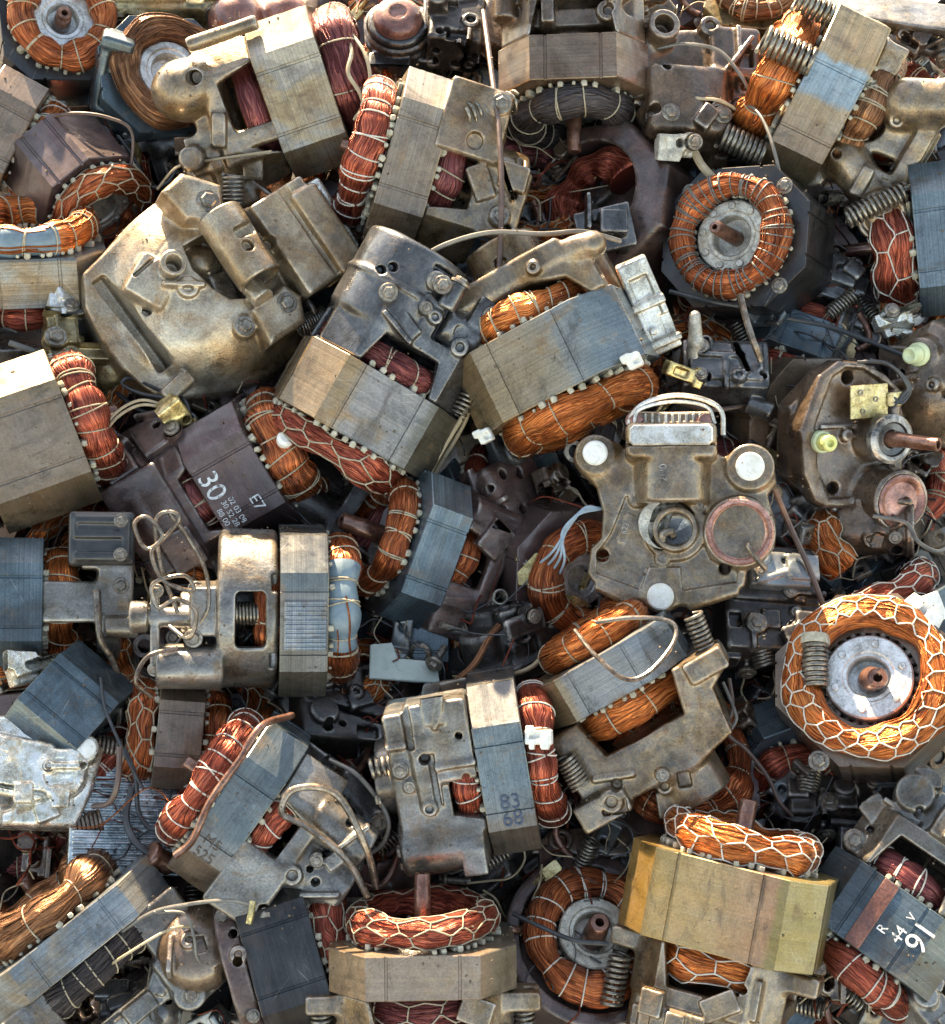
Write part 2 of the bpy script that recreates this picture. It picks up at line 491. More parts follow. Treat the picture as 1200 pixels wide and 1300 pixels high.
        # fine scratches at two slants and dull drip stains down the pack
        for an, thr in ((.5, .70), (-.9, .72)):
            vr = t.n('VectorRotate', rotation_type='EULER_XYZ'); t.l(v, vr.inputs['Vector']); vr.inputs['Rotation'].default_value = (.3, an, an * .7)
            vm = t.n('VectorMath', operation='MULTIPLY'); t.l(vr.outputs[0], vm.inputs[0]); vm.inputs[1].default_value = (1 / (70 * UPX), 1 / (70 * UPX), 1 / (1.6 * UPX))
            sc_ = t.n('TexNoise'); sc_.inputs['Scale'].default_value = 1.0; sc_.inputs['Detail'].default_value = 1; t.l(vm.outputs[0], sc_.inputs['Vector'])
            base2 = t.mix(t.math('MULTIPLY', t.ramp(sc_.outputs['Fac'], [(thr, (0, 0, 0)), (thr + .05, (1, 1, 1))]), t.math('MULTIPLY', t.ramp(mid, [(.45, (0, 0, 0)), (.6, (1, 1, 1))]), .32)), base2, (.5, .45, .38))
        dn = t.noise(sv.outputs[0], px * .3, 7, .75, .7)
        base2 = t.mix(t.math('MULTIPLY', t.ramp(dn, [(.54, (0, 0, 0)), (.66, (1, 1, 1))]), .6), base2, (.05, .034, .02))
        t.l(base2, t.b.inputs['Base Color'])
    bp = t.n('Bump'); bp.inputs['Strength'].default_value = bump; bp.inputs['Distance'].default_value = 3 * UPX
    t.l(h, bp.inputs['Height']); t.l(bp.outputs[0], t.b.inputs['Normal'])
    MAT[name] = t.m

def copper(name, dark, mid_, hi, deep=(.05, .012, .008), metallic=.75, rough=.27, across=30, grime=.3):
    """bundled enamelled wire: streaks run along u of the UV map"""
    t = NT(name)
    tc = t.n('TexCoord'); oi = t.n('ObjectInfo')
    nz = t.n('TexNoise'); nz.inputs['Scale'].default_value = 2.2; nz.inputs['Detail'].default_value = 2
    t.l(tc.outputs['UV'], nz.inputs['Vector'])
    sx = t.n('SeparateXYZ'); t.l(tc.outputs['UV'], sx.inputs[0])
    vv = t.math('ADD', sx.outputs[1], t.math('MULTIPLY', nz.outputs['Fac'], .22))
    cb = t.n('CombineXYZ')
    t.l(t.math('MULTIPLY', sx.outputs[0], 2.0), cb.inputs[0]); t.l(t.math('MULTIPLY', vv, across * 1.0), cb.inputs[1])
    t.l(t.math('MULTIPLY', oi.outputs['Random'], 40.0), cb.inputs[2])
    st = t.n('TexNoise'); st.inputs['Scale'].default_value = 1.0; st.inputs['Detail'].default_value = 3; st.inputs['Roughness'].default_value = .65
    t.l(cb.outputs[0], st.inputs['Vector'])
    cb2 = t.n('CombineXYZ')
    t.l(t.math('MULTIPLY', sx.outputs[0], 1.5), cb2.inputs[0]); t.l(t.math('MULTIPLY', vv, across * 2.6), cb2.inputs[1])
    s2 = t.n('TexNoise'); s2.inputs['Scale'].default_value = 1.0; s2.inputs['Detail'].default_value = 2
    t.l(cb2.outputs[0], s2.inputs['Vector'])
    v, _ = t.coords(); pt = t.noise(v, 34, 4, .65, .5); gr = t.noise(v, 50, 6, .7, .8)
    col = t.ramp(st.outputs['Fac'], [(.32, deep), (.45, dark), (.56, mid_), (.74, hi)])
    col = t.mix(t.ramp(pt, [(.34, (0, 0, 0)), (.62, (.8, .8, .8))]), col, t.ramp(s2.outputs['Fac'], [(.35, dark), (.5, mid_), (.7, hi)]))
    col = t.mix(t.math('MULTIPLY', t.ramp(gr, [(.5, (0, 0, 0)), (.7, (1, 1, 1))]), grime), col, (.035, .018, .012))
    t.l(col, t.b.inputs['Base Color'])
    t.b.inputs['Metallic'].default_value = metallic
    t.l(t.math('ADD', t.math('MULTIPLY', s2.outputs['Fac'], .3), rough - .12), t.b.inputs['Roughness'])
    h = t.math('ADD', st.outputs['Fac'], t.math('MULTIPLY', s2.outputs['Fac'], .8))
    bp = t.n('Bump'); bp.inputs['Strength'].default_value = .8; bp.inputs['Distance'].default_value = 3.5 * UPX
    t.l(h, bp.inputs['Height']); t.l(bp.outputs[0], t.b.inputs['Normal'])
    MAT[name] = t.m

def plain(name, c1, c2, px=20, metallic=0.0, rough=.5, bump=.1, grime=.3, gcol=(.06, .045, .03), trans=0):
    t = NT(name); v, _ = t.coords()
    a = t.noise(v, px, 5, .65, .5); f = t.noise(v, px * .5, 7, .75, .6)
    c = t.ramp(a, [(.3, c1), (.7, c2)])
    c = t.mix(t.math('MULTIPLY', t.ramp(f, [(.54, (0, 0, 0)), (.7, (1, 1, 1))]), grime), c, gcol)
    t.l(c, t.b.inputs['Base Color']); t.b.inputs['Metallic'].default_value = metallic
    t.l(t.math('ADD', t.math('MULTIPLY', a, .25), rough - .12), t.b.inputs['Roughness'])
    bp = t.n('Bump'); bp.inputs['Strength'].default_value = bump; bp.inputs['Distance'].default_value = 2 * UPX
    t.l(f, bp.inputs['Height']); t.l(bp.outputs[0], t.b.inputs['Normal'])
    MAT[name] = t.m

# laminated steel stacks
metal('stack tan', [(.2, .12, .055), (.34, .245, .125), (.3, .27, .23), (.45, .38, .27)], rust=(.2, .1, .035), rusty=.3, lam=.5, px=135, bump=.1, grimy=.15, metallic=.58, rough=.36, mott=.7, dark=.8)
metal('stack yellow', [(.24, .145, .025), (.4, .27, .06), (.4, .31, .13), (.46, .4, .27)], rust=(.2, .11, .03), rusty=.25, lam=.3, px=165, bump=.1, grimy=.1, metallic=.58, rough=.36, mott=.7, dark=.8)
metal('stack brown', [(.12, .075, .045), (.2, .135, .085), (.27, .2, .14)], rust=(.13, .06, .03), rusty=.35, lam=.5, px=120, bump=.1, grimy=.2, metallic=.58, rough=.36, mott=.7, dark=.8)
metal('stack blue', [(.045, .056, .062), (.08, .118, .14), (.15, .19, .215)], rust=(.15, .105, .055), rusty=.2, lam=.6, px=135, bump=.1, grimy=.2, metallic=.58, rough=.36, mott=.7, dark=.8)
metal('stack grey', [(.2, .13, .06), (.17, .165, .15), (.2, .24, .265), (.34, .35, .35)], rust=(.22, .15, .06), rusty=.35, lam=.6, px=135, bump=.1, grimy=.2, metallic=.58, rough=.36, mott=.7, dark=.8)
metal('stack dark', [(.025, .025, .026), (.055, .054, .055), (.1, .096, .092)], rust=(.07, .04, .025), rusty=.2, lam=.5, px=120, bump=.1, grimy=.3, metallic=.58, rough=.36, mott=.4, dark=.72, coat=.15)  # near black, also paints shade into motors down in the gaps
metal('stack plum', [(.055, .035, .033), (.09, .06, .056), (.13, .09, .085)], rust=(.09, .045, .03), rusty=.3, lam=.3, px=120, bump=.1, grimy=.2, metallic=.58, rough=.36, mott=.7, dark=.8)
# castings
metal('cast tan', [(.17, .1, .04), (.3, .2, .1), (.27, .225, .175), (.4, .29, .16)], rust=(.17, .085, .03), rusty=.32, px=70, bump=.34, grimy=.34, metallic=.55, rough=.32, dark=.62, coat=.6)
metal('cast brown', [(.1, .062, .035), (.19, .125, .075), (.27, .19, .125)], rust=(.13, .065, .03), rusty=.35, px=70, bump=.34, grimy=.34, metallic=.55, rough=.32, dark=.62, coat=.6)
metal('cast grey', [(.14, .1, .055), (.2, .17, .125), (.25, .24, .22), (.33, .31, .28)], rust=(.17, .1, .035), rusty=.3, px=80, bump=.34, grimy=.34, metallic=.55, rough=.32, dark=.62, coat=.6)
metal('cast buff', [(.22, .13, .05), (.3, .21, .115), (.36, .29, .2), (.42, .36, .27)], rust=(.22, .12, .035), rusty=.42, px=110, bump=.3, coat=.5, grimy=.34, metallic=.55, rough=.32, dark=.85)
metal('cast slate', [(.045, .038, .032), (.095, .09, .086), (.17, .17, .17)], rust=(.1, .065, .04), rusty=.15, px=70, bump=.34, grimy=.34, metallic=.55, rough=.32, dark=.62, coat=.6)
metal('cast plum', [(.04, .022, .018), (.07, .042, .035), (.115, .075, .062)], rust=(.1, .045, .025), rusty=.3, px=70, bump=.3, grimy=.25, metallic=.4, rough=.4)
metal('cast dark', [(.014, .012, .011), (.03, .026, .023), (.06, .052, .045)], rust=(.06, .035, .02), rusty=.2, px=60, bump=.34, grimy=.3, metallic=.45, rough=.34, coat=.15)  # darkened so castings down in the gaps look shaded
metal('oily tin', [(.1, .075, .03), (.2, .15, .06), (.3, .24, .13)], rust=(.16, .09, .03), rusty=.3, px=50, bump=.2, grimy=.3, metallic=.6, rough=.3)
metal('bright tin', [(.4, .36, .27), (.58, .54, .44), (.7, .67, .6)], rust=(.25, .15, .06), rusty=.15, px=50, bump=.22, grimy=.15, metallic=.6, rough=.3)
metal('white scale', [(.5, .46, .34), (.75, .72, .62), (.85, .83, .76)], rust=(.36, .25, .1), rusty=.35, px=34, bump=.5, grimy=.2, metallic=.85, rough=.22)
metal('red primer', [(.12, .05, .035), (.2, .085, .06), (.27, .13, .1)], rust=(.13, .05, .025), rusty=.2, px=50, bump=.2, grimy=.15, metallic=.3, rough=.36)
metal('rose copper', [(.22, .09, .06), (.36, .17, .12), (.46, .25, .2)], rust=(.16, .07, .03), rusty=.2, px=40, bump=.15, grimy=.15, metallic=.6, rough=.34)
metal('aluminium', [(.34, .31, .26), (.6, .58, .54), (.7, .69, .66)], rust=(.3, .24, .15), rusty=.15, px=40, bump=.2, grimy=.12, metallic=.55, rough=.36)
metal('dull aluminium', [(.28, .25, .19), (.42, .38, .3), (.5, .47, .4)], rust=(.24, .18, .1), rusty=.25, px=40, bump=.24, grimy=.15, metallic=.4, rough=.42)
metal('spring steel', [(.08, .07, .055), (.17, .145, .11), (.3, .27, .22)], rust=(.16, .085, .03), rusty=.2, px=20, bump=.1, grimy=.2, metallic=.7, rough=.32)
metal('shaft copper', [(.085, .034, .02), (.17, .075, .045), (.26, .14, .095)], rust=(.14, .05, .025), rusty=.15, px=30, bump=.08, grimy=.1, metallic=.55, rough=.32)
metal('tube steel', [(.07, .05, .035), (.14, .11, .08), (.24, .2, .16)], rust=(.17, .085, .03), rusty=.3, px=24, bump=.1, grimy=.15, metallic=.65, rough=.3)
metal('brass', [(.26, .17, .05), (.5, .36, .13), (.7, .55, .28)], rust=(.22, .12, .04), rusty=.2, px=26, bump=.12, grimy=.15, metallic=.75, rough=.3)
metal('bolt steel', [(.09, .075, .055), (.18, .15, .115), (.28, .25, .2)], rust=(.17, .09, .04), rusty=.3, px=14, bump=.15, grimy=.2, metallic=.55, rough=.38)
metal('earth', [(.05, .04, .03), (.08, .062, .045), (.12, .09, .065)], rusty=.2, px=200, bump=.6, metallic=0, rough=.8, worn=0)
copper('wire orange', (.15, .032, .01), (.56, .15, .03), (.95, .4, .12), grime=.42)
copper('wire red', (.09, .017, .011), (.31, .06, .032), (.72, .24, .12), deep=(.04, .008, .008))
copper('wire wine', (.09, .02, .022), (.19, .05, .045), (.38, .15, .11), deep=(.025, .006, .008))
copper('wire brown', (.1, .04, .018), (.24, .105, .045), (.45, .25, .12), deep=(.02, .01, .006))
copper('wire black', (.02, .016, .016), (.05, .04, .038), (.16, .12, .1), deep=(.008, .007, .007), metallic=.4)
plain('string', (.24, .19, .11), (.46, .38, .26), 12, rough=.7, grime=.5)
plain('pale string', (.42, .37, .28), (.66, .6, .5), 12, rough=.7, grime=.4)
plain('liner', (.24, .2, .12), (.55, .5, .38), 9, rough=.5, grime=.6)
plain('blue tape', (.09, .13, .155), (.19, .24, .26), 24, rough=.35, grime=.3)
plain('white plastic', (.6, .56, .45), (.82, .8, .74), 18, rough=.35, grime=.5, gcol=(.22, .17, .1), bump=.3)
plain('green plastic', (.42, .48, .26), (.6, .62, .36), 24, rough=.35, grime=.15)
plain('yellow plastic', (.55, .54, .12), (.68, .65, .25), 24, rough=.35, grime=.1)
plain('black rubber', (.012, .012, .012), (.035, .034, .033), 24, rough=.3, grime=.2)
plain('pale green card', (.36, .4, .34), (.5, .53, .46), 24, rough=.7, grime=.5)
plain('grey wire', (.08, .072, .06), (.2, .18, .15), 20, metallic=.2, rough=.4, grime=.3)
plain('black wire', (.015, .015, .016), (.05, .05, .05), 20, rough=.35, grime=.3, gcol=(.12, .1, .07))
plain('brown wire', (.06, .035, .025), (.13, .08, .055), 20, rough=.35, grime=.3)
plain('cream wire', (.26, .19, .1), (.46, .36, .22), 20, rough=.5, grime=.3)
plain('blue wire', (.16, .22, .26), (.3, .36, .4), 20, rough=.4, grime=.3)
def worn(name):
    m = MAT[name]; t = m.node_tree; out = [n for n in t.nodes if n.type == 'OUTPUT_MATERIAL'][0]; b = t.nodes['Principled BSDF']
    tc = t.nodes.new('ShaderNodeTexCoord'); nz = t.nodes.new('ShaderNodeTexNoise'); nz.inputs['Scale'].default_value = 1 / (5 * UPX); nz.inputs['Detail'].default_value = 5
    rp = t.nodes.new('ShaderNodeValToRGB'); rp.color_ramp.elements[0].position = .34; rp.color_ramp.elements[1].position = .46
    t.links.new(tc.outputs['Object'], nz.inputs['Vector']); t.links.new(nz.outputs['Fac'], rp.inputs[0]); t.links.new(rp.outputs[0], b.inputs['Alpha'])
plain('white ink', (.5, .5, .48), (.7, .7, .68), 8, rough=.6, grime=.45, gcol=(.1, .09, .09))
plain('blue ink', (.02, .035, .07), (.05, .07, .11), 8, rough=.6, grime=.4)
plain('brown ink', (.055, .035, .02), (.09, .06, .035), 8, rough=.6, grime=.3)

for k in ('white ink', 'blue ink', 'brown ink'): worn(k)
# packs whose faces differ, partly by sky reflection put into the colour
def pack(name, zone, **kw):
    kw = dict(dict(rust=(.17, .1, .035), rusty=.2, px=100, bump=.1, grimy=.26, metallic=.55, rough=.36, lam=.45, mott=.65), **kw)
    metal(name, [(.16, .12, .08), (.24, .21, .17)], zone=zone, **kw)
TAN, BLUE, GREY, OLIVE, INK, BROWN = (.26, .165, .065), (.075, .125, .16), (.19, .18, .16), (.13, .1, .035), (.02, .03, .037), (.14, .082, .045)
pack('pack big tan', [(-116, BLUE), (-74, (.13, .18, .2)), (-36, (.2, .21, .2)), (-28, (.25, .22, .16)), (6, (.27, .2, .11)), (110, (.26, .17, .065))])
pack('pack slope', [(-106, (.065, .06, .035)), (-58, (.07, .065, .04)), (-50, (.2, .19, .17)), (30, (.24, .22, .2)), (50, TAN), (106, (.2, .13, .06))])
pack('pack half blue', [(-108, OLIVE), (-64, BROWN), (-2, (.24, .17, .09)), (6, (.14, .21, .27)), (52, (.2, .29, .36)), (60, TAN), (108, (.36, .28, .15))])  # blue middle band is mostly sky reflection painted in
pack('pack ring', [(-100, INK), (-60, (.04, .065, .08)), (-40, (.06, .09, .105)), (-30, (.14, .14, .135)), (30, (.12, .105, .08)), (100, (.09, .08, .055))])
pack('pack mustard', [(-123, (.26, .13, .008)), (-74, (.3, .165, .012)), (-68, (.38, .23, .045)), (0, (.38, .25, .09)), (58, (.36, .19, .09)), (66, (.22, .165, .03)), (123, (.19, .145, .03))], lam=.2)
pack('pack slant', [(-110, (.1, .065, .04)), (-64, (.13, .09, .06)), (-56, (.17, .15, .13)), (-30, (.13, .15, .155)), (-20, (.045, .085, .105)), (110, (.035, .075, .1))])  # blue on the upper faces: sky reflection painted into the steel
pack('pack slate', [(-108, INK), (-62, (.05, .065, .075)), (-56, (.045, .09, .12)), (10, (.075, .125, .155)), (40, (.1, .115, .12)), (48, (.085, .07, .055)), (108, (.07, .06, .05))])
pack('pack lugged', [(-95, TAN), (-50, (.24, .17, .08)), (-42, (.2, .2, .19)), (40, (.22, .24, .25)), (95, BLUE)])
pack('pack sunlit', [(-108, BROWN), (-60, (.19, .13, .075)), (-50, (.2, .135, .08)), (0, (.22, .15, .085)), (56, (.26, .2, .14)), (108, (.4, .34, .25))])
pack('pack upright', [(-116, (.16, .1, .05)), (-70, (.2, .13, .065)), (-60, (.24, .165, .105)), (60, (.25, .17, .11)), (76, (.13, .11, .075)), (116, (.12, .1, .07))], lam=.15)
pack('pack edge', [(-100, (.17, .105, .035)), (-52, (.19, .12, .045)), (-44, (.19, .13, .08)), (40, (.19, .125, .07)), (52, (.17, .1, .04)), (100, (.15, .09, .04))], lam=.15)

metal('yard', [(.22, .18, .13), (.3, .25, .18), (.36, .31, .24)], rusty=.1, px=400, bump=.3, metallic=0, rough=.85, worn=0, coat=0)

plain('crumb', (.05, .035, .02), (.16, .11, .06), 8, rough=.8)

copper('wire copper', (.11, .024, .01), (.4, .095, .026), (.82, .32, .11), deep=(.035, .01, .007), grime=.6)
metal('blue foil', [(.16, .22, .25), (.36, .43, .47), (.55, .6, .62)], rusty=.05, px=40, bump=.4, grimy=.2, metallic=.8, rough=.24)
# ------------------------------------------------------------------ parts of a motor
def octo(W, D, c, notch=0):
    w, d = W / 2, D / 2
    pts = [(-w + c, -d), (w - c, -d), (w, -d + c), (w, d - c), (w - c, d), (-w + c, d), (-w, d - c), (-w, -d + c)]
    out = []
    for i, (a, b) in enumerate(zip(pts, pts[1:] + pts[:1])):
        a, b = np.array(a), np.array(b); L = np.linalg.norm(b - a); d_ = (b - a) / L; n = np.array([-d_[1], d_[0]])
        out.append(a)
        if notch and i % 2 == 0 and L > 40:
            for f in ((.18, .82) if notch == 1 else (.5,)):
                m = a + d_ * L * f
                out += [m - d_ * 2.2, m - d_ * 1.4 + n * notch_depth, m + d_ * 1.4 + n * notch_depth, m + d_ * 2.2]
        elif L > 30:
            for f in (.33, .66): out.append(a + d_ * L * f)
    return np.array(out)
notch_depth = 2.2

def stack_mesh(W, D, H, c, bore, notch=1, rnd=None):
    rnd = rnd or random
    P0 = octo(W, D, c, notch); n = len(P0)
    ang = np.arctan2(P0[:, 1], P0[:, 0]); In = np.c_[np.cos(ang), np.sin(ang)] * bore
    zs = [-H / 2, -H / 2 + 1.2]; z = -H / 2 + 1.2
    while z < H / 2 - 8: z += rnd.uniform(3, 8); zs.append(min(z, H / 2 - 3))
    zs += [H / 2 - 1.2, H / 2]
    L = []
    for i, z in enumerate(zs):
        ins = 1.3 if i in (0, len(zs) - 1) else rnd.uniform(0, .7)
        k = 1 - 2 * ins / max(W, D)
        L.append(np.c_[P0 * k, np.full(n, z)])
    rings = [np.c_[In, np.full(n, -H / 2)]] + L + [np.c_[In, np.full(n, H / 2)]]
    m = MB(); m.add(np.vstack(rings), grid_faces(len(rings), n, wrap_n=True))
    return m

class Coil:
    """one end winding: a lumpy ring round z"""
    def __init__(s, rx, a, b=None, z=0, ry=None, seed=0, u0=0, u1=1, lump=.12):
        s.rx, s.ry, s.a, s.b, s.z = rx, ry or rx, a, b or a, z
        s.u0, s.u1, s.seed = u0, u1, seed
        s.bands = []
        r = np.random.RandomState(seed); s.k = [(q, r.uniform(0, 6.3), r.uniform(.4, 1) * lump) for q in (2, 3, 5, 8)]
        s.kz = [(q, r.uniform(0, 6.3), r.uniform(.3, 1) * lump * .8) for q in (1, 2, 4)]
    def at(s, u, v, off=1.0):
        u = np.asarray(u, float); v = np.asarray(v, float); th = 2 * math.pi * u
        l = 1 + sum(A * np.sin(q * th + p) for q, p, A in s.k); dz = s.b * sum(A * np.sin(q * th + p) for q, p, A in s.kz)
        if s.bands:
            f = (u - s.u0) / (s.u1 - s.u0) % 1
            for q in s.bands: l = l - .085 * np.exp(-((np.abs(f - q) * 2 * math.pi * s.rx) / 5.0) ** 2)
        rr = s.a * l * off * np.cos(v)
        # squarish bundle
        zz = s.b * l * off * np.sign(np.sin(v)) * np.abs(np.sin(v)) ** .85
        return np.stack([(s.rx + rr) * np.cos(th), (s.ry + rr) * np.sin(th), s.z + dz + zz], -1)
    def mesh(s, mb, mi=0, tape=None, n=112, m=26, strands=26, rnd=None):
        rnd = rnd or random.Random(s.seed)
        full = s.u1 - s.u0 >= .999
        u = np.linspace(s.u0, s.u1, n + 1); v = np.linspace(0, 2 * math.pi, m + 1)
        U_, V_ = np.meshgrid(u, v, indexing='ij')
        X = s.at(U_, V_)
        X += np.random.RandomState(s.seed).normal(0, .35, X.shape) * 0
        uv = np.stack([U_ * 2 * math.pi * s.rx / 100, V_ * (s.a + s.b) / 2 / 100], -1)
        F = grid_faces(n + 1, m + 1, wrap_m=False)
        mid = np.full(len(F), mi)
        mb.add(X.reshape(-1, 3), F, mi, uv.reshape(-1, 2))
        if tape:
            um = (np.repeat(u[:-1] + u[1:], m) / 2) % 1
            sel = np.zeros(len(F), bool)
            for t0, t1 in tape: sel |= ((um - t0) % 1) < ((t1 - t0) % 1)
            mb.m[-1] = np.where(sel, mi + 1, mi).astype(np.int32)
        if not full:
            for k, e in ((0, 1), (n, -1)):
                q = list(range(m)); mb.add(X[k, :m], [tuple(q[::e])], mi)
        for _ in range(strands):
            a0 = rnd.uniform(s.u0, s.u1); le = rnd.uniform(.08, .3); v0 = rnd.uniform(-1.2, 2.6); dv = rnd.uniform(-.5, .5)
            uu = np.linspace(a0, a0 + le, 18)
            if not full: uu = np.clip(uu, s.u0, s.u1)
            if uu[-1] - uu[0] < .03: continue
            off = 1.0 + .05 * np.sin(np.linspace(0, math.pi, 18)) * rnd.uniform(0, 1.4)
            p = s.at(uu, v0 + dv * np.linspace(0, 1, 18), off)
            tube(mb, p, rnd.uniform(.8, 1.3), 5, mi=mi)
    def lacing(s, mb, kind, n=14, r=1.05, sgn=1, rnd=None):
        rnd = rnd or random.Random(s.seed + 5)
        if kind == 'band':
            for i in range(n):
                u = s.u0 + (s.u1 - s.u0) * (s.bands[i] if s.bands else (i + .5 + rnd.uniform(-.13, .13)) / n)
                for _ in range(rnd.choice((1, 1, 2))):
                    v = np.linspace(0, 2 * math.pi, 20, endpoint=False); sk = rnd.uniform(-.012, .012); ph = rnd.uniform(0, 6)
                    tube(mb, s.at(u + sk * np.sin(v + ph) + rnd.uniform(-.006, .006), v, 1.04), r, 5, closed=True)
        elif kind == 'hex':
            lv = [-.75, .15, 1.05, 1.95]
            d = .2; seg = []
            for j, l in enumerate(lv):
                k = np.arange(2 * n + 1); u = s.u0 + (s.u1 - s.u0) * (k + .0) / (2 * n)
                hv = l + np.where((k + j) % 2 == 0, d, -d) + np.array([rnd.uniform(-.13, .13) for _ in k])
                du = np.array([rnd.uniform(-.26, .26) for _ in k]) / (2 * n) * (s.u1 - s.u0)
                if s.u1 - s.u0 > .999: hv[-1] = hv[0]; du[-1] = du[0]
                seg.append((u + du, hv))
            for u, hv in seg:
                t = np.linspace(0, 1, len(u) * 4); ui = np.interp(t, np.linspace(0, 1, len(u)), u); vi = np.interp(t, np.linspace(0, 1, len(u)), hv)
                tube(mb, s.at(ui, sgn * vi, 1.045), r, 5)
            for j in range(len(lv) - 1):
                for k in range(2 * n):
                    if (k + j) % 2 == 0:
                        a, b = seg[j], seg[j + 1]; t = np.linspace(0, 1, 6)
                        tube(mb, s.at(a[0][k] + (b[0][k] - a[0][k]) * t, sgn * (a[1][k] + (b[1][k] - a[1][k]) * t), 1.045), r, 5)

def winding(parent, sc, coil, mat, lace=None, n=14, tape=None, string='string', strands=26, liners=0, lz=None, sgn=1, lr=1.05, drop=0):
    if lace == 'band' and n < 26: coil.bands = [(i + .5 + random.Random(coil.seed + i).uniform(-.16, .16)) / n for i in range(n)]
    mb = MB(); coil.mesh(mb, 0, tape, strands=strands)
    w = mb.build('winding', [mat, 'blue tape'], parent, sc, 0)
    if lace:
        m2 = MB(); coil.lacing(m2, lace, n, lr, sgn); m2.build('lacing', [string], w, sc, 0)
    if liners:
        m3 = MB(); rn = random.Random(coil.seed)
        liners = int(liners * 1.35)
        for i in range(liners):
            th = 2 * math.pi * (i + rn.uniform(-.22, .22)) / liners
            if rn.random() < .2 or not (coil.u0 <= (i / liners) <= coil.u1): continue
            c, s_ = math.cos(th), math.sin(th); z = lz + rn.uniform(-1.4, 1.0)
            r0, r1 = coil.rx - coil.a * .9, coil.rx + coil.a * rn.uniform(.85, 1.2); q = rn.uniform(2.0, 4.4)
            ex = coil.ry / coil.rx
            M3 = Matrix.Translation((c * (r0 + r1) / 2, s_ * ex * (r0 + r1) / 2, z)) @ Matrix.Rotation(th + rn.uniform(-.15, .15), 4, 'Z') @ Matrix.Rotation(rn.uniform(-.25, .25), 4, 'X') @ Matrix.Rotation(rad(90), 4, 'Y')
            prism(m3, [(-q, -q * .9), (q * .5, -q), (q, -q * .4), (q, q * .5), (q * .3, q), (-q, q * .8)], -(r1 - r0) / 2, (r1 - r0) / 2, 1.2, M=M3)
        m3.build('slot_liner', ['liner'], w, sc, 30)
    return w

def rotor(parent, sc, R, hole, z, mat='aluminium', pips=0, shaft=None, teeth=0, shaft_r=9, bend=(0, 0)):
    mb = MB()
    lathe(mb, [(R * .96, z - 26), (R, z - 24), (R, z - 2), (R - 2, z), (hole + 8, z), (hole + 6, z - 1.5), (hole + 2, z - 1.5), (hole, z - 4), (hole, z - 20), (hole * .55, z - 22), (.01, z - 22)], 56)
    o = mb.build('rotor', [mat], parent, sc, 30)
    if pips:
        m = MB()
        for i in range(pips):
            a = 2 * math.pi * (i + .3) / pips; r = (R + hole + 6) / 2
            lathe(m, [(5, z - 3), (5, z + 1.2), (4, z + 2.4), (.01, z + 2.6)], 14, M=Matrix.Translation((r * math.cos(a), r * math.sin(a), 0)))
        m.build('rotor_pip', [mat], o, sc, 40)
    if teeth:
        m = MB()
        for i in range(teeth):
            a = 2 * math.pi * i / teeth; c, s_ = math.cos(a), math.sin(a)
            tube(m, [((R + 3) * c, (R + 3) * s_, z - 16), ((R + 9) * c, (R + 9) * s_, z - 12)], 4.2, 7)
        m.build('bore_tooth', ['cast dark'], o, sc, 30)
    if shaft:
        m = MB(); bx, by = bend
        tube(m, [(0, 0, z - 30), (bx * .3, by * .3, z), (bx, by, z + shaft - 2), (bx, by, z + shaft)], [shaft_r * 1.25, shaft_r * 1.15, shaft_r, shaft_r * .86], 22, hole=.5)
        m.build('shaft', ['shaft copper'], o, sc, 40)
    return o

def springs(parent, sc, items, mat='spring steel'):
    for p0, p1, R, wire, turns in items:
        m = MB(); helix(m, p0, p1, R, wire, turns); m.build('spring', [mat], parent, sc, 0)

def bolts(parent, sc, items, mat='bolt steel'):
    for p, d, r in items:
        m = MB(); bolt(m, p, d, r, r * .75); m.build('bolt', [mat], parent, sc, 30)

def pipes(parent, sc, items, name='pipe', mat='tube steel'):
    for it in items:
        pts, r = it[0], it[1]
        m = MB(); tube(m, catmull(pts, 9), r, 9, hole=.6); m.build(name, [it[2] if len(it) > 2 else mat], parent, sc, 40)

def casting(parent, sc, ops, mat, name='casting', k=4, res=1.9, seed=0):
    V, F = solid(ops, k, res, seed=seed); hd = list(HEADS)
    m = MB(); m.add(V, F)
    o = m.build(name, [mat], parent, sc, 0)
    for p, d, r in hd:
        m = MB(); bolt(m, p, d, r, r * .7); m.build('bolt', ['bolt steel'], o, sc, 30)
    return o

LABELS = []
def thing(name, label, cat, x, y, h=0, a=90, t=0, roll=0, group='scrap compressor motors heaped together'):
    p, sc = spot(x, y, h)
    o = bpy.data.objects.new(name, None); COL.objects.link(o)
    o.empty_display_size = .02
    o.matrix_world = Matrix.Translation(p) @ facing(x, y, a, t, roll).to_4x4()
    o['label'] = label; o['category'] = cat
    if group: o['group'] = group
    LABELS.append(label)
    return o, sc

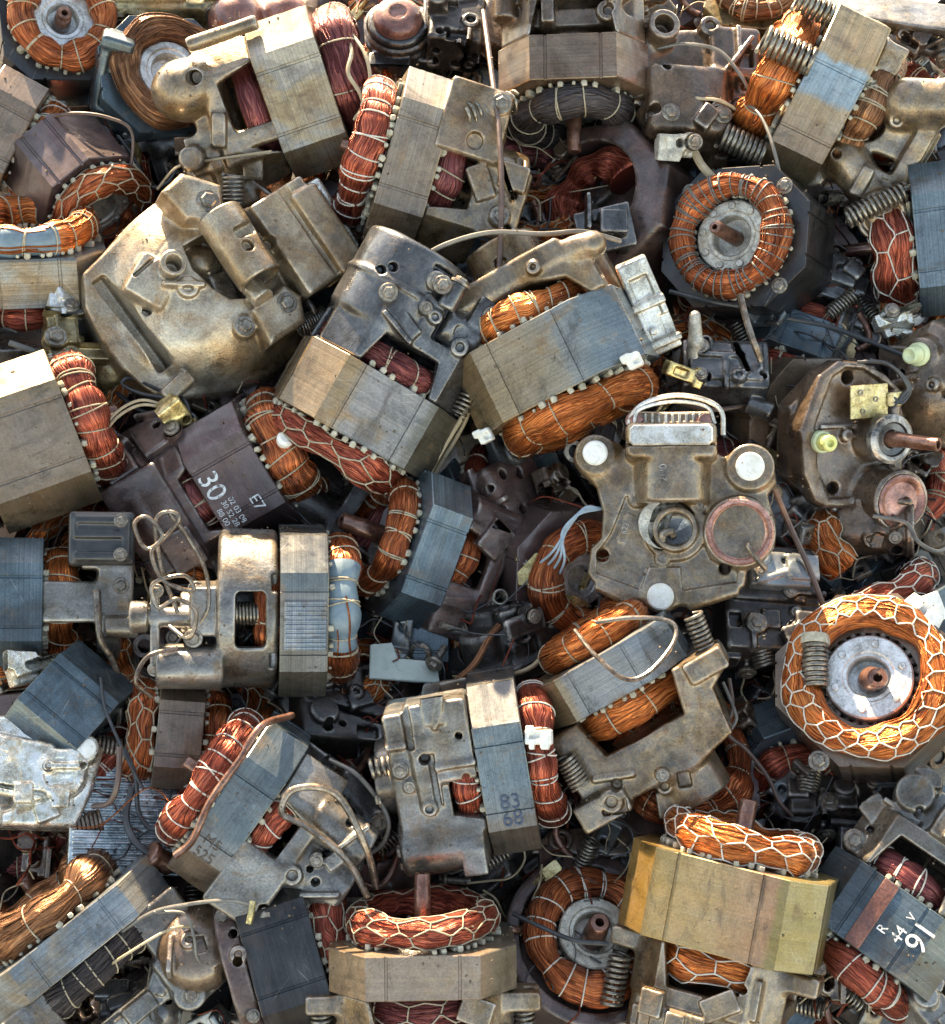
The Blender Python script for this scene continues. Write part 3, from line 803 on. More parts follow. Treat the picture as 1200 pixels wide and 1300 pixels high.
# ---- frames that hang under a stack (towards -z); all in photo pixels
def arch(W, D, H, leg=60, win=.62, feet=1, body='twin', rnd=None, sides=True, deep=70):
    """cast frame: four corner legs round the lower winding, a floor plate and the pump body below it"""
    rnd = rnd or random
    zb, z1 = -H / 2, -H / 2 - leg; w, d = W / 2, D / 2
    ops = [('+', P(octo(W * .96, D * .96, W * .2), z1 - 10, zb - 1, 4)),
           ('-', C((0, 0, z1 + 2), (0, 0, zb + 30), .415 * min(W, D), 4)),
           ('-', P([(-win * w, zb + 12), (win * w, zb + 12), (win * w * .72, z1 + 12), (-win * w * .72, z1 + 12)], -d - 30, 0, 3, 'y'))]
    if sides: ops.append(('-', P([(-win * d, zb + 12), (win * d, zb + 12), (win * d * .7, z1 + 12), (-win * d * .7, z1 + 12)], -w - 30, w + 30, 3, 'x')))
    if feet:
        for s_ in (-1, 1):
            ops += [('+', B(s_ * (w + 8), -d * .35, zb - 17, 24, 24, 12, 5), 9), ('-', C((s_ * (w + 17), -d * .35, zb - 40), (s_ * (w + 17), -d * .35, zb + 10), 7, 1))]
    if body == 'twin':
        ops += [('+', C((0, 0, z1 - deep), (0, 0, z1), .3 * W, 5), 12),
                ('+', C((-.34 * W, -.3 * d, z1 - deep * .9), (-.34 * W, -.3 * d, z1), .13 * W, 6), 10),
                ('+', C((.3 * W, -.42 * d, z1 - deep * .75), (.3 * W, -.42 * d, z1), .15 * W, 6), 10),
                ('+', B(0, -.55 * d, z1 - deep * .4, .2 * W, 26, deep * .3, 5), 8)]
    elif body == 'block':
        ops += [('+', B(0, 0, z1 - deep * .45, .36 * W, .36 * D, deep * .5, 6), 10),
                ('+', B(-.1 * W, -.42 * D, z1 - deep * .5, .17 * W, 24, deep * .36, 4), 6),
                ('+', C((.28 * W, -.5 * D, z1 - deep * .6), (.28 * W, .3 * D, z1 - deep * .6), .13 * W, 5), 8),
                ('-', C((-.1 * W, -.42 * D - 40, z1 - deep * .5), (-.1 * W, -.42 * D - 10, z1 - deep * .5), 8, 1)),
                ('+', C((-.4 * W, -.2 * D, z1 - deep * .8), (-.4 * W, -.2 * D, z1 + 6), 15, 4), 8)]
    elif body == 'bare': pass
    elif body == 'stub':
        ops += [('+', C((0, 0, z1 - deep), (0, 0, z1), .2 * W, 5), 14), ('+', B(.2 * W, -.2 * D, z1 - 16, .16 * W, .2 * D, 14, 5), 10)]
    if body in ('twin', 'block', 'stub'):
        ops += [('g', '-y', -.4 * W, .4 * W, z1 - deep, z1 - 4, 11, rnd.random()), ('g', '-z', -.35 * W, .35 * W, -.3 * D, .3 * D, 5, rnd.random()), ('g', '-y', -.5 * W, .5 * W, z1 - 8, zb - 8, 4, rnd.random())]
    return ops

def motor(label, x, y, h, a, t, roll=0, W=200, D=190, H=60, c=None, stack='stack brown', bore=None, notch=1, top=None, bot=None, rot=None,
          ops=None, cast='cast brown', k=4, spr=(), blt=(), pip=(), seed=None, name='electric_motor', cat='motor', res=1.9):
    seed = seed if seed is not None else (int(x) * 31 + int(y)) % 9973
    random.seed(seed)
    if t > 50: roll += 90 - a      # things that face up: x to the right, y up the picture
    o, sc = thing(name, label, cat, x, y, h, a, t, roll)
    bore = bore or min(W, D) * .27
    if stack:
        stack_mesh(W, D, H, c or W * .2, bore, notch, random.Random(seed)).build('stator', [stack], o, sc, 22)
    for sgn, q in ((1, top), (-1, bot)):
        if not q: continue
        q = dict(q); R = q.pop('R', W * .36); r = q.pop('r', 18); b = q.pop('b', r); lift = q.pop('lift', b * .75 + 3)
        cl = Coil(R, r, b, sgn * (H / 2 + lift), ry=q.pop('ry', None), seed=seed + (sgn > 0), u0=q.pop('u0', 0), u1=q.pop('u1', 1), lump=q.pop('lump', .1))
        mat = q.pop('mat', 'wire orange')
        winding(o, sc, cl, mat, sgn=sgn, lz=sgn * (H / 2 + 3.5), **q)
    if rot:
        q = dict(rot); q.setdefault('R', bore - 4); q.setdefault('hole', q['R'] * .45); q.setdefault('z', H / 2 + 8)
        rotor(o, sc, **q)
    if ops: casting(o, sc, ops, cast, k=k, seed=seed, res=res)
    springs(o, sc, spr); bolts(o, sc, blt); pipes(o, sc, pip)
    return o, sc
# ------------------------------------------------------------------ ground: a dark mound under the heap
def ground():
    m = MB()
    xs = np.concatenate([np.linspace(-14, -1.2, 14), np.linspace(-1.1, 1.1, 45), np.linspace(1.2, 14, 14)])
    ys = np.concatenate([np.linspace(-14, -1.4, 14), np.linspace(-1.3, 1.3, 52), np.linspace(1.4, 14, 14)])
    X, Y = np.meshgrid(xs, ys, indexing='ij')
    slope = CENTRE.z - .2 + Y * math.tan(rad(20))
    edge = np.clip((1.25 - np.maximum(np.abs(X), np.abs(Y))) / .45, 0, 1)
    Z = np.maximum(slope, .02) * edge * edge * (3 - 2 * edge)
    rs = np.random.RandomState(3)
    Z = np.minimum(Z, .62) + edge * rs.normal(0, .006, Z.shape)
    m.add(np.stack([X, Y, Z], -1).reshape(-1, 3), grid_faces(len(xs), len(ys), wrap_m=False))
    o = m.build('ground', ['earth'], None, 1, 0); o['kind'] = 'structure'
ground()
m = MB(); m.add([(-60, -60, -.01), (60, -60, -.01), (60, 60, -.01), (-60, 60, -.01)], [(0, 1, 2, 3)])  # unseen pale sheet, added to bounce warm sunlight onto the heap
o = m.build('bounce_yard', ['yard'], None, 1, 0); o['kind'] = 'structure'

# ================================================================== motors, top row
motor('dark motor whose copper winding faces up round a pale rotor disc, beside a bent sleeve', 75, 42, -10, 70, 68, W=150, D=150, H=80, stack='stack dark',
      top=dict(R=50, r=17, b=15, mat='wire copper', lace='band', n=12, liners=24), rot=dict(R=40, hole=18, mat='aluminium', shaft=20, teeth=22))
motor('black octagonal motor with a bare brown winding and pale steel rotor rings', 204, 112, -30, 60, 66, W=165, D=150, H=90, c=42, stack='stack blue',
      top=dict(R=54, r=17, b=15, mat='wire brown', strands=60), rot=dict(R=38, hole=21, mat='aluminium', teeth=20, z=60))
A = arch(190, 180, 80, 62, body=None, feet=0)
motor('mud brown motor with torn wine red windings and a round muffler dome on its side', 388, 118, 34, 18, 6, W=195, D=180, H=82, stack='stack tan', cast='cast tan',
      top=dict(R=72, r=20, b=24, mat='wire wine', lace='band', n=7, strands=60),
      bot=dict(R=66, r=18, mat='wire wine'),
      ops=A + [('+', E(-48, -62, -132, 38, 44, 42), 10), ('+', C((-96, -70, -110), (-96, -70, -20), 9), 5), ('+', B(62, -30, -130, 46, 40, 40, 8), 10), ('+', B(30, -66, -64, 12, 20, 44, 5), 8), ('g', '-y', -20, 100, -160, -60, 9, 3),
               ('+', B(40, -50, -120, 50, 30, 14, 6), 10), ('-', C((-58, -120, -112), (-58, -62, -112), 9, 1)), ('+', C((30, -108, -148), (30, -60, -148), 15, 5), 6), ('-', C((78, -110, -62), (78, -70, -62), 9, 1))],
      blt=[((78, -74, -118), (0, -1, 0), 8)])
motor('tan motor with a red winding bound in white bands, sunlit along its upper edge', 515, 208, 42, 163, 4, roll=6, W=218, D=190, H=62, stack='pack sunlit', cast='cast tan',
      top=dict(R=80, r=17, b=21, lift=24, mat='wire red', lace='band', n=24, liners=34, string='pale string'), bot=dict(R=72, r=18, mat='wire wine', lace='band', n=18, liners=30),
      rot=dict(R=44, hole=14, shaft=46),
      ops=arch(214, 186, 62, 62, .5, 0, None) + [('+', B(64, -74, -60, 44, 26, 40, 5), 6), ('+', C((0, 0, -150), (0, 0, -90), 56, 6), 8), ('+', B(-20, -66, -122, 46, 26, 26, 6), 6),
            ('+', C((-60, -80, -128), (-10, -80, -128), 15, 4), 5), ('-', C((40, -120, -66), (40, -94, -66), 10, 1)), ('g', '-y', -90, 100, -160, -80, 12, 2)],
      spr=[((104, -70, -104), (66, -96, -44), 13, 2.2, 9)], blt=[((-30, -92, -122), (0, -1, 0), 7)])
motor('sunlit cast motor standing over a burnt black winding with stub shaft', 728, 108, 14, -88, 24, W=186, D=170, H=58, c=40, stack='stack brown', cast='cast brown',
      top=dict(R=60, r=20, b=20, mat='wire black', lace='band', n=12, liners=24), rot=dict(R=40, hole=14, mat='dull aluminium', shaft=52),
      ops=arch(186, 170, 58, 70, .6, 0, None, sides=False) + [('+', C((0, 0, -130), (0, 0, -34), 52, 6), 6), ('+', B(0, -50, -60, 60, 14, 12, 4), 5), ('+', B(30, -62, -74, 8, 22, 28, 3), 5), ('+', B(0, 0, -128, 92, 66, 26, 6), 8), ('-', C((72, -120, -70), (72, -60, -70), 10, 1)), ('-', C((-72, -120, -70), (-72, -60, -70), 10, 1)),
            ('+', C((0, -70, -128), (0, -50, -128), 30, 4), 6), ('+', C((84, -60, -60), (84, -60, -150), 15), 6), ('g', '-y', -90, 90, -150, -100, 8, 3), ('g', '-y', -92, 92, -100, -60, 4, 4)],
      blt=[((-40, -66, -128), (0, -1, 0), 8), ((44, -66, -132), (0, -1, 0), 8)])
motor('motor with a tan and steel blue stack, two coil springs and two round feet', 1042, 122, 44, 155, 4, roll=-4, W=216, D=180, H=70, stack='pack half blue', cast='cast tan',
      top=dict(R=66, r=21, b=26, lift=26, mat='wire orange', lace='band', n=10, liners=26), bot=dict(R=66, r=20, b=22, mat='wire brown', lace='band', n=22, liners=30),
      ops=[('+', P([(-100, -34), (100, -34), (92, -50), (30, -60), (24, -150), (-24, -150), (-30, -60), (-92, -50)], -60, 60, 5, 'y'), 5), ('-', C((0, -90, -60), (0, 90, -60), 24, 2)),
           ('+', K((40, -60, -90), (84, -62, -190), 30, 26), 12), ('+', K((-50, -60, -60), (-92, -62, -148), 26, 24), 12), ('+', B(0, -60, -130, 84, 16, 12, 5), 10),
           ('+', C((70, -104, -196), (70, -50, -196), 33, 4), 6), ('+', C((-88, -104, -128), (-88, -50, -128), 31, 4), 6),
           ('-', C((70, -120, -196), (70, -100, -196), 25, 2)), ('-', C((-88, -120, -128), (-88, -100, -128), 24, 2)), ('+', E(70, -100, -196, 22, 8, 22)), ('+', E(-88, -100, -128, 21, 8, 21)), ('g', '-y', -80, 80, -130, -40, 7, 5)],
      spr=[((36, -84, 34), (36, -84, 100), 16, 3, 9), ((-88, -66, 34), (-88, -66, 92), 15, 3, 9), ((92, -40, 36), (92, -40, 84), 13, 2.6, 7)])
motor('round grey brown pump casting with pocked sides, below the loose looped wires', 880, 122, 14, 60, 58, W=150, D=150, H=50, stack=None, cast='cast brown',
      ops=[('+', C((0, 0, -80), (0, 0, 22), 84, 10)), ('+', B(-20, -30, 26, 52, 46, 30, 12), 10), ('+', B(46, 40, 22, 34, 40, 18, 8), 10), ('-', B(52, -4, 34, 9, 14, 14, 2)), ('-', B(58, 36, 42, 9, 12, 14, 2)),
           ('+', K((-90, 20, 0), (-60, 60, 10), 24), 10), ('+', C((-50, 66, -20), (-50, 66, 56), 20, 4), 8), ('-', C((-50, 66, 30), (-50, 66, 70), 12, 1)), ('+', C((30, -86, -30), (30, -70, 0), 18), 6), ('g', '+z', -80, 80, -80, 80, 14, 6)],
      blt=[((-46, -54, 56), (0, 0, 1), 8), ((20, -52, 56), (0, 0, 1), 8)])
motor('dark hexagonal motor facing up with a grey taped copper ring round a buff stamped rotor', 950, 312, 0, 150, 66, W=190, D=176, H=105, c=48, stack='stack dark',
      top=dict(R=62, r=16, b=15, mat='wire copper', lace='band', n=34, liners=26, string='grey wire'), rot=dict(R=45, hole=24, mat='dull aluminium', pips=9, shaft=30, teeth=26, shaft_r=8, bend=(-10, 5)),
      blt=[((62, 60, 53), (0, 0, 1), 7), ((-62, 60, 53), (0, 0, 1), 7), ((64, -62, 53), (0, 0, 1), 7)])
motor('steel blue motor lying beside a rust red honeycomb laced winding and a long spring', 1216, 300, 0, 188, 4, W=190, D=170, H=110, stack='stack blue',
      top=dict(R=58, r=22, b=28, lift=26, mat='wire red', lace='hex', n=9, liners=22, string='pale string'), rot=dict(R=42, hole=14, shaft=76, shaft_r=8),
      spr=[((64, -58, 60), (40, -74, 134), 12, 2.4, 12)])
motor('plum brown motor with a broken shell baring bright red wire inside', 775, 268, -50, 150, 56, W=190, D=190, H=120, c=60, stack=None, cast='cast plum',
      ops=[('+', P(octo(200, 200, 62), -80, 50, 14)), ('-', C((-6, 10, 10), (-6, 10, 70), 66, 6)), ('-', B(-90, 40, 50, 50, 40, 40, 10))],
      top=dict(R=50, r=20, b=20, lift=-34, mat='wire red', u0=.1, u1=.62, strands=90, lump=.18))
motor('rust plum octagonal motor with an orange winding open round a greenish ring', 100, 232, -25, -52, 42, W=140, D=150, H=95, c=42, stack='stack plum',
      top=dict(R=52, r=17, b=17, mat='wire copper', lace='hex', n=11, liners=22), rot=dict(R=40, hole=22, mat='dull aluminium', pips=8))
motor('grey motor with steel blue tape over half its upper winding, below the rust plum motor', 36, 335, 10, 92, 16, W=190, D=180, H=62, stack='stack grey', cast='cast grey',
      top=dict(R=72, r=18, b=20, mat='wire orange', lace='band', n=18, tape=[(.52, .82)], liners=30), bot=dict(R=66, r=17, mat='wire red', lace='band', n=14),
      ops=arch(190, 180, 62, 64, .6, 0, 'block'), pip=[([(-30, -98, -70), (0, -108, -80), (30, -100, -96), (50, -108, -60)], 4, 'grey wire')])

# ================================================================== the big pump castings
def px(x0, y0, s, ox, oy):
    return lambda pts: [(x0 + zx / s - ox, oy - y0 - zy / s) for zx, zy in pts]
q = px(100, 200, 3.243, 285, 345)
ops = [('+', P(q([(60, 450), (140, 370), (350, 160), (420, 100), (600, 120), (720, 240), (900, 480), (940, 640), (930, 760), (850, 830), (740, 885), (560, 940), (380, 985), (280, 920), (200, 840), (120, 720), (65, 590)]), -136, -34, 5)),
       ('+', E(-8, -18, -66, 134, 130, 98), 14),
       ('-', R_(-8, -18, -40, 131, 2.2)),
       ('-', P(q([(440, 370), (540, 310), (690, 340), (770, 480), (720, 580), (610, 590), (540, 550), (470, 470)]), -30, 60, 8)), ('+', E(-20, 20, -26, 26, 22, 22), 8), ('+', B(6, -20, -24, 14, 26, 16, 4, (0, 0, 20)), 6), ('g', '+z', -120, 30, -110, -20, 4, 21), ('-', R_(4, -22, 20, 84, 1.8)), ('-', R_(4, -22, 12, 96, 1.6)),
       ('+', P(q([(345, 170), (430, 90), (590, 130), (600, 260), (520, 290), (440, 285)]), -20, 46, 10), 6),
       ('+', P(q([(690, 640), (830, 530), (900, 580), (915, 690), (760, 790)]), -20, 44, 9), 8),
       ('+', B(97, 40, 2, 40, 66, 58, 5, (0, 0, 33)), 8), ('-', B(100, 52, 62, 7, 70, 7, 2, (0, 0, 33))),
       ('+', B(124, 46, 34, 20, 60, 32, 6, (0, 10, 33)), 4),
       ('+', C((-8, 68, 34), (38, -18, 54), 30, 3), 2), ('-', C((22, 12, 47), (46, -33, 58), 23, 1)), ('-', B(18, 42, 70, 16, 8, 14, 6, (0, 0, 28))), ('-', C((20, 22, 100), (18, 20, 64), 7, 1)),
       ('+', C((26, -14, 30), (42, -42, 48), 15, 3), 2), ('+', E(54, 30, 26, 17, 22, 20), 6), ('-', C((52, 30, 60), (52, 30, 34), 7, 1)),
       ('+', B(-90, -14, 4, 26, 28, 20, 5, (0, 0, -30)), 6), ('+', C((-70, -4, 10), (-68, 2, 46), 13, 2), 4), ('+', R_(-68, 2, 46, 13, 4)), ('-', C((-68, 2, 60), (-69, -2, 26), 9, 1)),
       ('-', B(-110, -58, -30, 9, 70, 26, 3, (0, 0, 34))), ('+', B(-62, -142, -20, 10, 22, 22, 4, (0, 0, -48)), 4),
       ('-', B(-98, 4, 22, 20, 2.5, 9, 1, (0, 0, 42)))]
motor('large buff crankcase with an open well, a hollow cylinder across it and bolted corner bosses', 281, 349, 58, 48, 72, stack=None, ops=ops, cast='cast buff', res=1.7, name='pump_crankcase', cat='crankcase',
      blt=[((-22, 82, 46), (0, 0, 1), 10), ((72, -44, 44), (0, 0, 1), 9)], spr=[((96, -68, 6), (134, -50, 2), 12, 2.3, 11), ((20, 92, 0), (20, 128, 10), 13, 2, 7)],
      pip=[([(102, -24, 10), (112, -42, 14), (124, -58, 10)], 4.5)])

q = px(680, 480, 3.75, 850, 660)
plate = q([(180, 390), (215, 320), (290, 290), (400, 300), (440, 350), (850, 350), (920, 385), (1000, 335), (1085, 360), (1140, 500), (1100, 560), (1132, 680), (1125, 800), (1060, 890), (1000, 905), (990, 985), (950, 1020),
           (740, 1085), (680, 1088), (640, 1105), (560, 1100), (520, 1075), (470, 1060), (270, 970), (245, 930), (262, 810), (310, 760), (322, 640), (290, 520), (210, 440)])
g = lambda zx, zy: (680 + zx / 3.75 - 850, 660 - 480 - zy / 3.75)
def at(zx, zy, z): return (*g(zx, zy), z)
ops = [('+', P(plate, -34, 0, 6)),
       ('-', P(q([(430, 560), (830, 580), (800, 700), (830, 860), (960, 890), (955, 970), (700, 1010), (690, 900), (540, 900), (500, 1010), (290, 930), (300, 830), (360, 740)]), -5, 10, 3)),
       ('+', C(at(470, 1075, -8), at(285, 985, -8), 7, 3), 5), ('+', C(at(720, 1082, -8), at(960, 1010, -8), 7, 3), 5),
       ('+', C(at(285, 360, -34), at(285, 360, 4), 26, 4), 10), ('+', C(at(1015, 425, -34), at(1015, 425, 8), 30, 4), 10), ('+', C(at(595, 1040, -30), at(595, 1040, 3), 21, 4), 8),
       ('+', C(at(650, 600, -6), at(650, 330, -6), 47, 5), 10), ('+', B(*at(645, 310, 4), 57, 24, 34, 10), 5), ('-', B(*at(645, 330, 38), 70, 1.3, 12, .6)),
       ('+', B(*at(645, 240, -2), 52, 20, 26, 5), 4),
       ('+', C(at(965, 735, -30), at(965, 735, 16), 45, 5), 8), ('-', C(at(965, 735, 12), at(965, 735, 30), 40, 1)),
       ('+', C(at(665, 720, -10), at(665, 720, 3), 40, 3), 4), ('-', C(at(640, 705, -14), at(640, 705, 20), 34, 2)),
       ('+', R_(*at(665, 720, 4), 25, 4)), ('-', C(at(320, 845, -40), at(320, 845, 10), 7.5, 1)), ('-', C(at(898, 905, -40), at(898, 905, 10), 7.5, 1)),
       ('+', B(*at(430, 715, -5), 5.5, 20, 3, 2.5, (0, 0, -18)), 2), ('-', B(*at(430, 715, -1.2), 3.8, 18, 1.6, 1, (0, 0, -18))),
       ('+', C(at(480, 578, -10), at(480, 578, 2), 10, 3), 4), ('+', C(at(780, 605, -10), at(780, 605, 2), 10, 3), 4), ('+', C(at(605, 860, -10), at(605, 860, 2), 10, 3), 4)]
ck, csc = motor('buff crankcase facing up, three white plastic discs on its ears and a copper muffler lid', 850, 660, 88, 90, 86, stack=None, ops=ops, cast='cast tan', res=1.8, name='pump_crankcase', cat='crankcase',
      blt=[(at(480, 578, 0), (0, 0, 1), 6), (at(780, 605, 0), (0, 0, 1), 6), (at(605, 860, 0), (0, 0, 1), 6)])
for zx, zy, z, r in ((285, 355, 4, 16), (1015, 425, 8, 18), (595, 1040, 3, 17)):
    m = MB(); lathe(m, [(r, z - 3), (r, z + 3), (r - 2, z + 5), (r * .5, z + 5.4), (.01, z + 5.5)], 30, M=Matrix.Translation((*g(zx, zy), 0)))
    for k in range(3): lathe(m, [(2.2, z + 5), (2.2, z + 6), (.01, z + 6.2)], 8, M=Matrix.Translation((g(zx, zy)[0] + 8 * math.cos(k * 2.1 + 1), g(zx, zy)[1] + 8 * math.sin(k * 2.1 + 1), 0)))
    m.build('foot_pad', ['white plastic'], ck, csc, 35)
m = MB(); lathe(m, [(42, 10), (42, 16), (40, 18), (36, 17), (33, 12), (14, 5), (.01, 4)], 48, M=Matrix.Translation((*g(965, 735), 0)))
lid = m.build('muffler_lid', ['rose copper'], ck, csc, 40)
m = MB(); bolt(m, at(955, 745, 6), (0, 0, 1), 10, 5, washer=False); m.build('bolt', ['rose copper'], lid, csc, 30)
m = MB(); tube(m, catmull([at(1000, 800, 8), at(1002, 800, 22), at(1030, 850, 22), at(1085, 910, 10)], 8), 3.6, 8, hole=.5); m.build('pipe', ['tube steel'], ck, csc, 40)
m = MB(); n = 30; th = np.linspace(rad(58), rad(268), n)
xo, yo = g(610, 695)
ro, ri = 32, np.interp(np.abs(np.linspace(-1, 1, n)), [0, 1], [20, 31])
ox = np.c_[xo + ro * np.cos(th), yo + ro * np.sin(th)]; ix = np.c_[xo + 4 * np.sin(np.linspace(0, math.pi, n)) + ri * np.cos(th), yo + ri * np.sin(th)]
prism(m, np.vstack([ox, ix[::-1]]), -4, 5, .8); m.build('counterweight', ['dull aluminium'], ck, csc, 30)
m = MB(); lathe(m, [(27, -6), (27, 3), (24, 4), (21, 1), (14, -3), (.01, -3)], 36, M=Matrix.Translation((*g(675, 725), 0))); m.build('bearing', ['cast slate'], ck, csc, 30)
m = MB(); tube(m, catmull([at(600, 790, 0), at(610, 745, 8), at(640, 730, 8), at(655, 745, 0)], 6), 5, 8); m.build('crank_pin', ['bolt steel'], ck, csc, 40)
# valve plate fins and gasket wire on the cylinder head
m = MB()
for k in range(9):
    prism(m, rect(3.2, 15, 1), -6, 27 + random.uniform(-2, 2), .8, M=Matrix.Translation((*g(525 + k * 32, 205), 0)))
hd = m.build('valve_fins', ['bright tin'], ck, csc, 30)
m = MB(); tube(m, catmull([at(450, 290, 26), at(455, 200, 26), at(520, 130, 28), at(660, 95, 30), at(800, 115, 28), at(880, 170, 24), at(890, 280, 20)], 9), 3.2, 8)
tube(m, catmull([at(470, 240, 30), at(500, 160, 30), at(660, 125, 32), at(810, 150, 30), at(850, 230, 28)], 9), 2.4, 8); m.build('gasket_edge', ['bright tin'], ck, csc, 40)
m = MB(); prism(m, rect(104, 26, 5), 30, 40, 2, M=Matrix.Translation((*g(645, 285), 0))); m.build('head_plate', ['bright tin'], ck, csc, 30)
bolts(ck, csc, [(at(480, 210, 24), (0, .3, 1), 9), (at(805, 215, 24), (0, .3, 1), 9)], 'red primer')

def text(parent, sc, body, p, size, rot, mat, name='lettering', depth=.3, M=None, spacing=1.0):
    cu = bpy.data.curves.new(name, 'FONT'); cu.body = body; cu.size = size * sc; cu.extrude = depth * sc; cu.align_x = 'CENTER'; cu.align_y = 'CENTER'; cu.space_line = spacing
    o = bpy.data.objects.new(name, cu); COL.objects.link(o)
    dg = bpy.context.evaluated_depsgraph_get(); dg.update()
    me = bpy.data.meshes.new_from_object(o.evaluated_get(dg)); bpy.data.objects.remove(o)
    me.name = name; me.materials.clear(); me.materials.append(MAT[mat])
    T = Matrix.Translation(Vector(p) * sc) @ (M.to_4x4() if M else Matrix.Identity(4)) @ Matrix.Rotation(rad(rot), 4, 'Z')
    me.transform(T)
    o = bpy.data.objects.new(name, me); COL.objects.link(o); o.parent = parent
    return o
FRONT = Matrix.Rotation(rad(90), 3, 'X')        # text plane that faces -y, reading along x
text(ck, csc, '2H0', at(610, 465, 40.5), 13, 90, 'cast tan', depth=1.2)
text(ck, csc, '623', at(428, 715, -4), 10, 72, 'cast tan', depth=1.4)

q = px(930, 400, 4.333, 1095, 560)
g2 = lambda zx, zy: (930 + zx / 4.333 - 1095, 560 - 400 - zy / 4.333)
def at2(zx, zy, z): return (*g2(zx, zy), z)
ops = [('+', P(q([(330, 620), (440, 320), (560, 240), (700, 250), (860, 320), (980, 420), (960, 700), (930, 900), (700, 1060), (500, 1055), (440, 1020), (360, 860)]), -36, 0, 7)),
       ('-', P(q([(420, 600), (520, 330), (600, 280), (720, 290), (900, 400), (900, 820), (690, 1000), (530, 1000), (450, 830)]), -6, 10, 3)),
       ('+', P(octo(172, 190, 50), -66, -30, 6)), ('-', C((0, 0, -90), (0, 0, -38), 72, 3)),
       ('+', C(at2(860, 1000, -40), at2(860, 1000, 44), 40, 5), 10), ('-', C(at2(860, 1000, 40), at2(860, 1000, 60), 33, 1)),
       ('+', C(at2(790, 660, -10), at2(790, 660, 34), 30, 4), 6), ('+', C(at2(620, 650, -10), at2(620, 650, 4), 8, 2), 3),
       ('-', C(at2(565, 945, -40), at2(565, 945, 20), 8, 1)), ('-', C(at2(630, 335, -40), at2(630, 335, 20), 8, 1)),
       ('-', B(*at2(470, 520, 0), 3, 20, 3, 1, (0, 0, -14))), ('+', B(*at2(640, 600, -3), 42, 3, 3, 1), 3)]
ck2, s2 = motor('dark brown motor under a crankcase lid with pale green plugs and a brass terminal plate', 1094, 562, 24, -10, 56, W=206, D=190, H=70, stack=None, ops=ops, cast='cast brown', res=2,
      bot=dict(R=78, r=20, mat='wire wine', lift=96, b=26))
m = stack_mesh(218, 206, 78, 62, 56); m.move(lambda v: v + np.array([0, 0, -132])); m.build('stator', ['stack brown'], ck2, s2, 22)
for zx, zy, z in ((455, 680, 2), (1015, 970, -6)):
    m = MB(); mt = Matrix.Translation((*g2(zx, zy), 0))
    lathe(m, [(14, z - 6), (14, z + 4), (12.5, z + 6), (11, z + 6)], 28, M=mt); lathe(m, [(10.5, z), (10.5, z + 20), (9, z + 22), (5, z + 22), (4, z + 17), (.01, z + 17)], 24, 1, M=mt)
    m.build('plug', ['green plastic', 'yellow plastic'], ck2, s2, 35)
m = MB(); mt = Matrix.Translation((*g2(860, 1000), 0)); lathe(m, [(34, 38), (34, 45), (31, 47), (27, 45), (24, 42), (.01, 44)], 40, M=mt); m.build('muffler_lid', ['rose copper'], ck2, s2, 40)
pipes(ck2, s2, [([at2(815, 1080, 44), at2(830, 1110, 56), at2(790, 1150, 40), at2(700, 1165, 10), at2(630, 1130, -20)], 3), ([at2(840, 1000, 40), at2(880, 1000, 52), at2(890, 990, 44)], 4)])
m = MB(); lathe(m, [(31, 30), (31, 40), (27, 43), (22, 43), (20, 40), (12, 39), (11, 30)], 36, M=Matrix.Translation((*g2(790, 660), 0))); m.build('bearing', ['cast slate'], ck2, s2, 30)
m = MB(); c0 = g2(800, 660); tube(m, [(c0[0], c0[1], 30), (c0[0] + 5, c0[1], 60), (c0[0] + 24, c0[1] - 2, 98)], [12, 9, 8.5], 20, hole=.6); m.build('shaft', ['shaft copper'], ck2, s2, 40)
m = MB(); mt = Matrix.Translation((*g2(705, 460), 0)) @ Matrix.Rotation(rad(3), 4, 'Z')
prism(m, rect(54, 42, 1), 14, 17, .6, M=mt); prism(m, rect(22, 18, 2), 14, 20, 1, M=mt @ Matrix.Translation((36, 0, 0)))
tp = m.build('terminal_plate', ['brass'], ck2, s2, 30)
m = MB()
for dx, dy in ((-13, 12), (9, 2), (-10, -12)): lathe(m, [(3.6, 16), (3.6, 18.2), (2, 18.2), (1.8, 15)], 14, M=mt @ Matrix.Translation((dx, dy, 0)))
m.build('rivet', ['bolt steel'], tp, s2, 35)
for k in range(3):
    m = MB(); tube(m, catmull([at2(660 + k * 40, 250 - k * 6, 2), at2(790 + 20 * k, 255 + 12 * k, 22), at2(930 - 8 * k, 380, 26), at2(900, 470 - 20 * k, 22), at2(850, 440 + 30 * k, 18)], 9), 2.2, 7); m.build('lead', ['black wire'], ck2, s2, 0)

# ================================================================== middle rows
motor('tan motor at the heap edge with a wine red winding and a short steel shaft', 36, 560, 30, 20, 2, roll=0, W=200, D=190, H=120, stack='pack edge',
      top=dict(R=72, r=20, b=24, lift=20, mat='wire red', lace='band', n=20, liners=30), bot=dict(R=72, r=18, mat='wire wine', lace='band', n=16), rot=dict(R=46, hole=12, shaft=50))
mo, ms = motor('dark motor stencilled with a white 30, its orange winding tied in bands', 312, 598, -35, 30, 14, roll=4, W=172, D=160, H=84, stack='stack plum', cast='cast plum',
      top=dict(R=62, r=19, b=24, lift=22, mat='wire copper', lace='band', n=18, liners=28), bot=dict(R=56, r=16, mat='wire wine', lace='band', n=14),
      ops=arch(168, 158, 84, 30, .6, 0, None) + [('+', B(-6, -40, -112, 66, 44, 40, 4), 6), ('+', B(40, -60, -96, 26, 36, 22, 3), 4), ('+', C((-50, -70, -120), (20, -70, -120), 16, 3), 4), ('+', B(0, 0, -140, 50, 50, 20, 5), 8)])
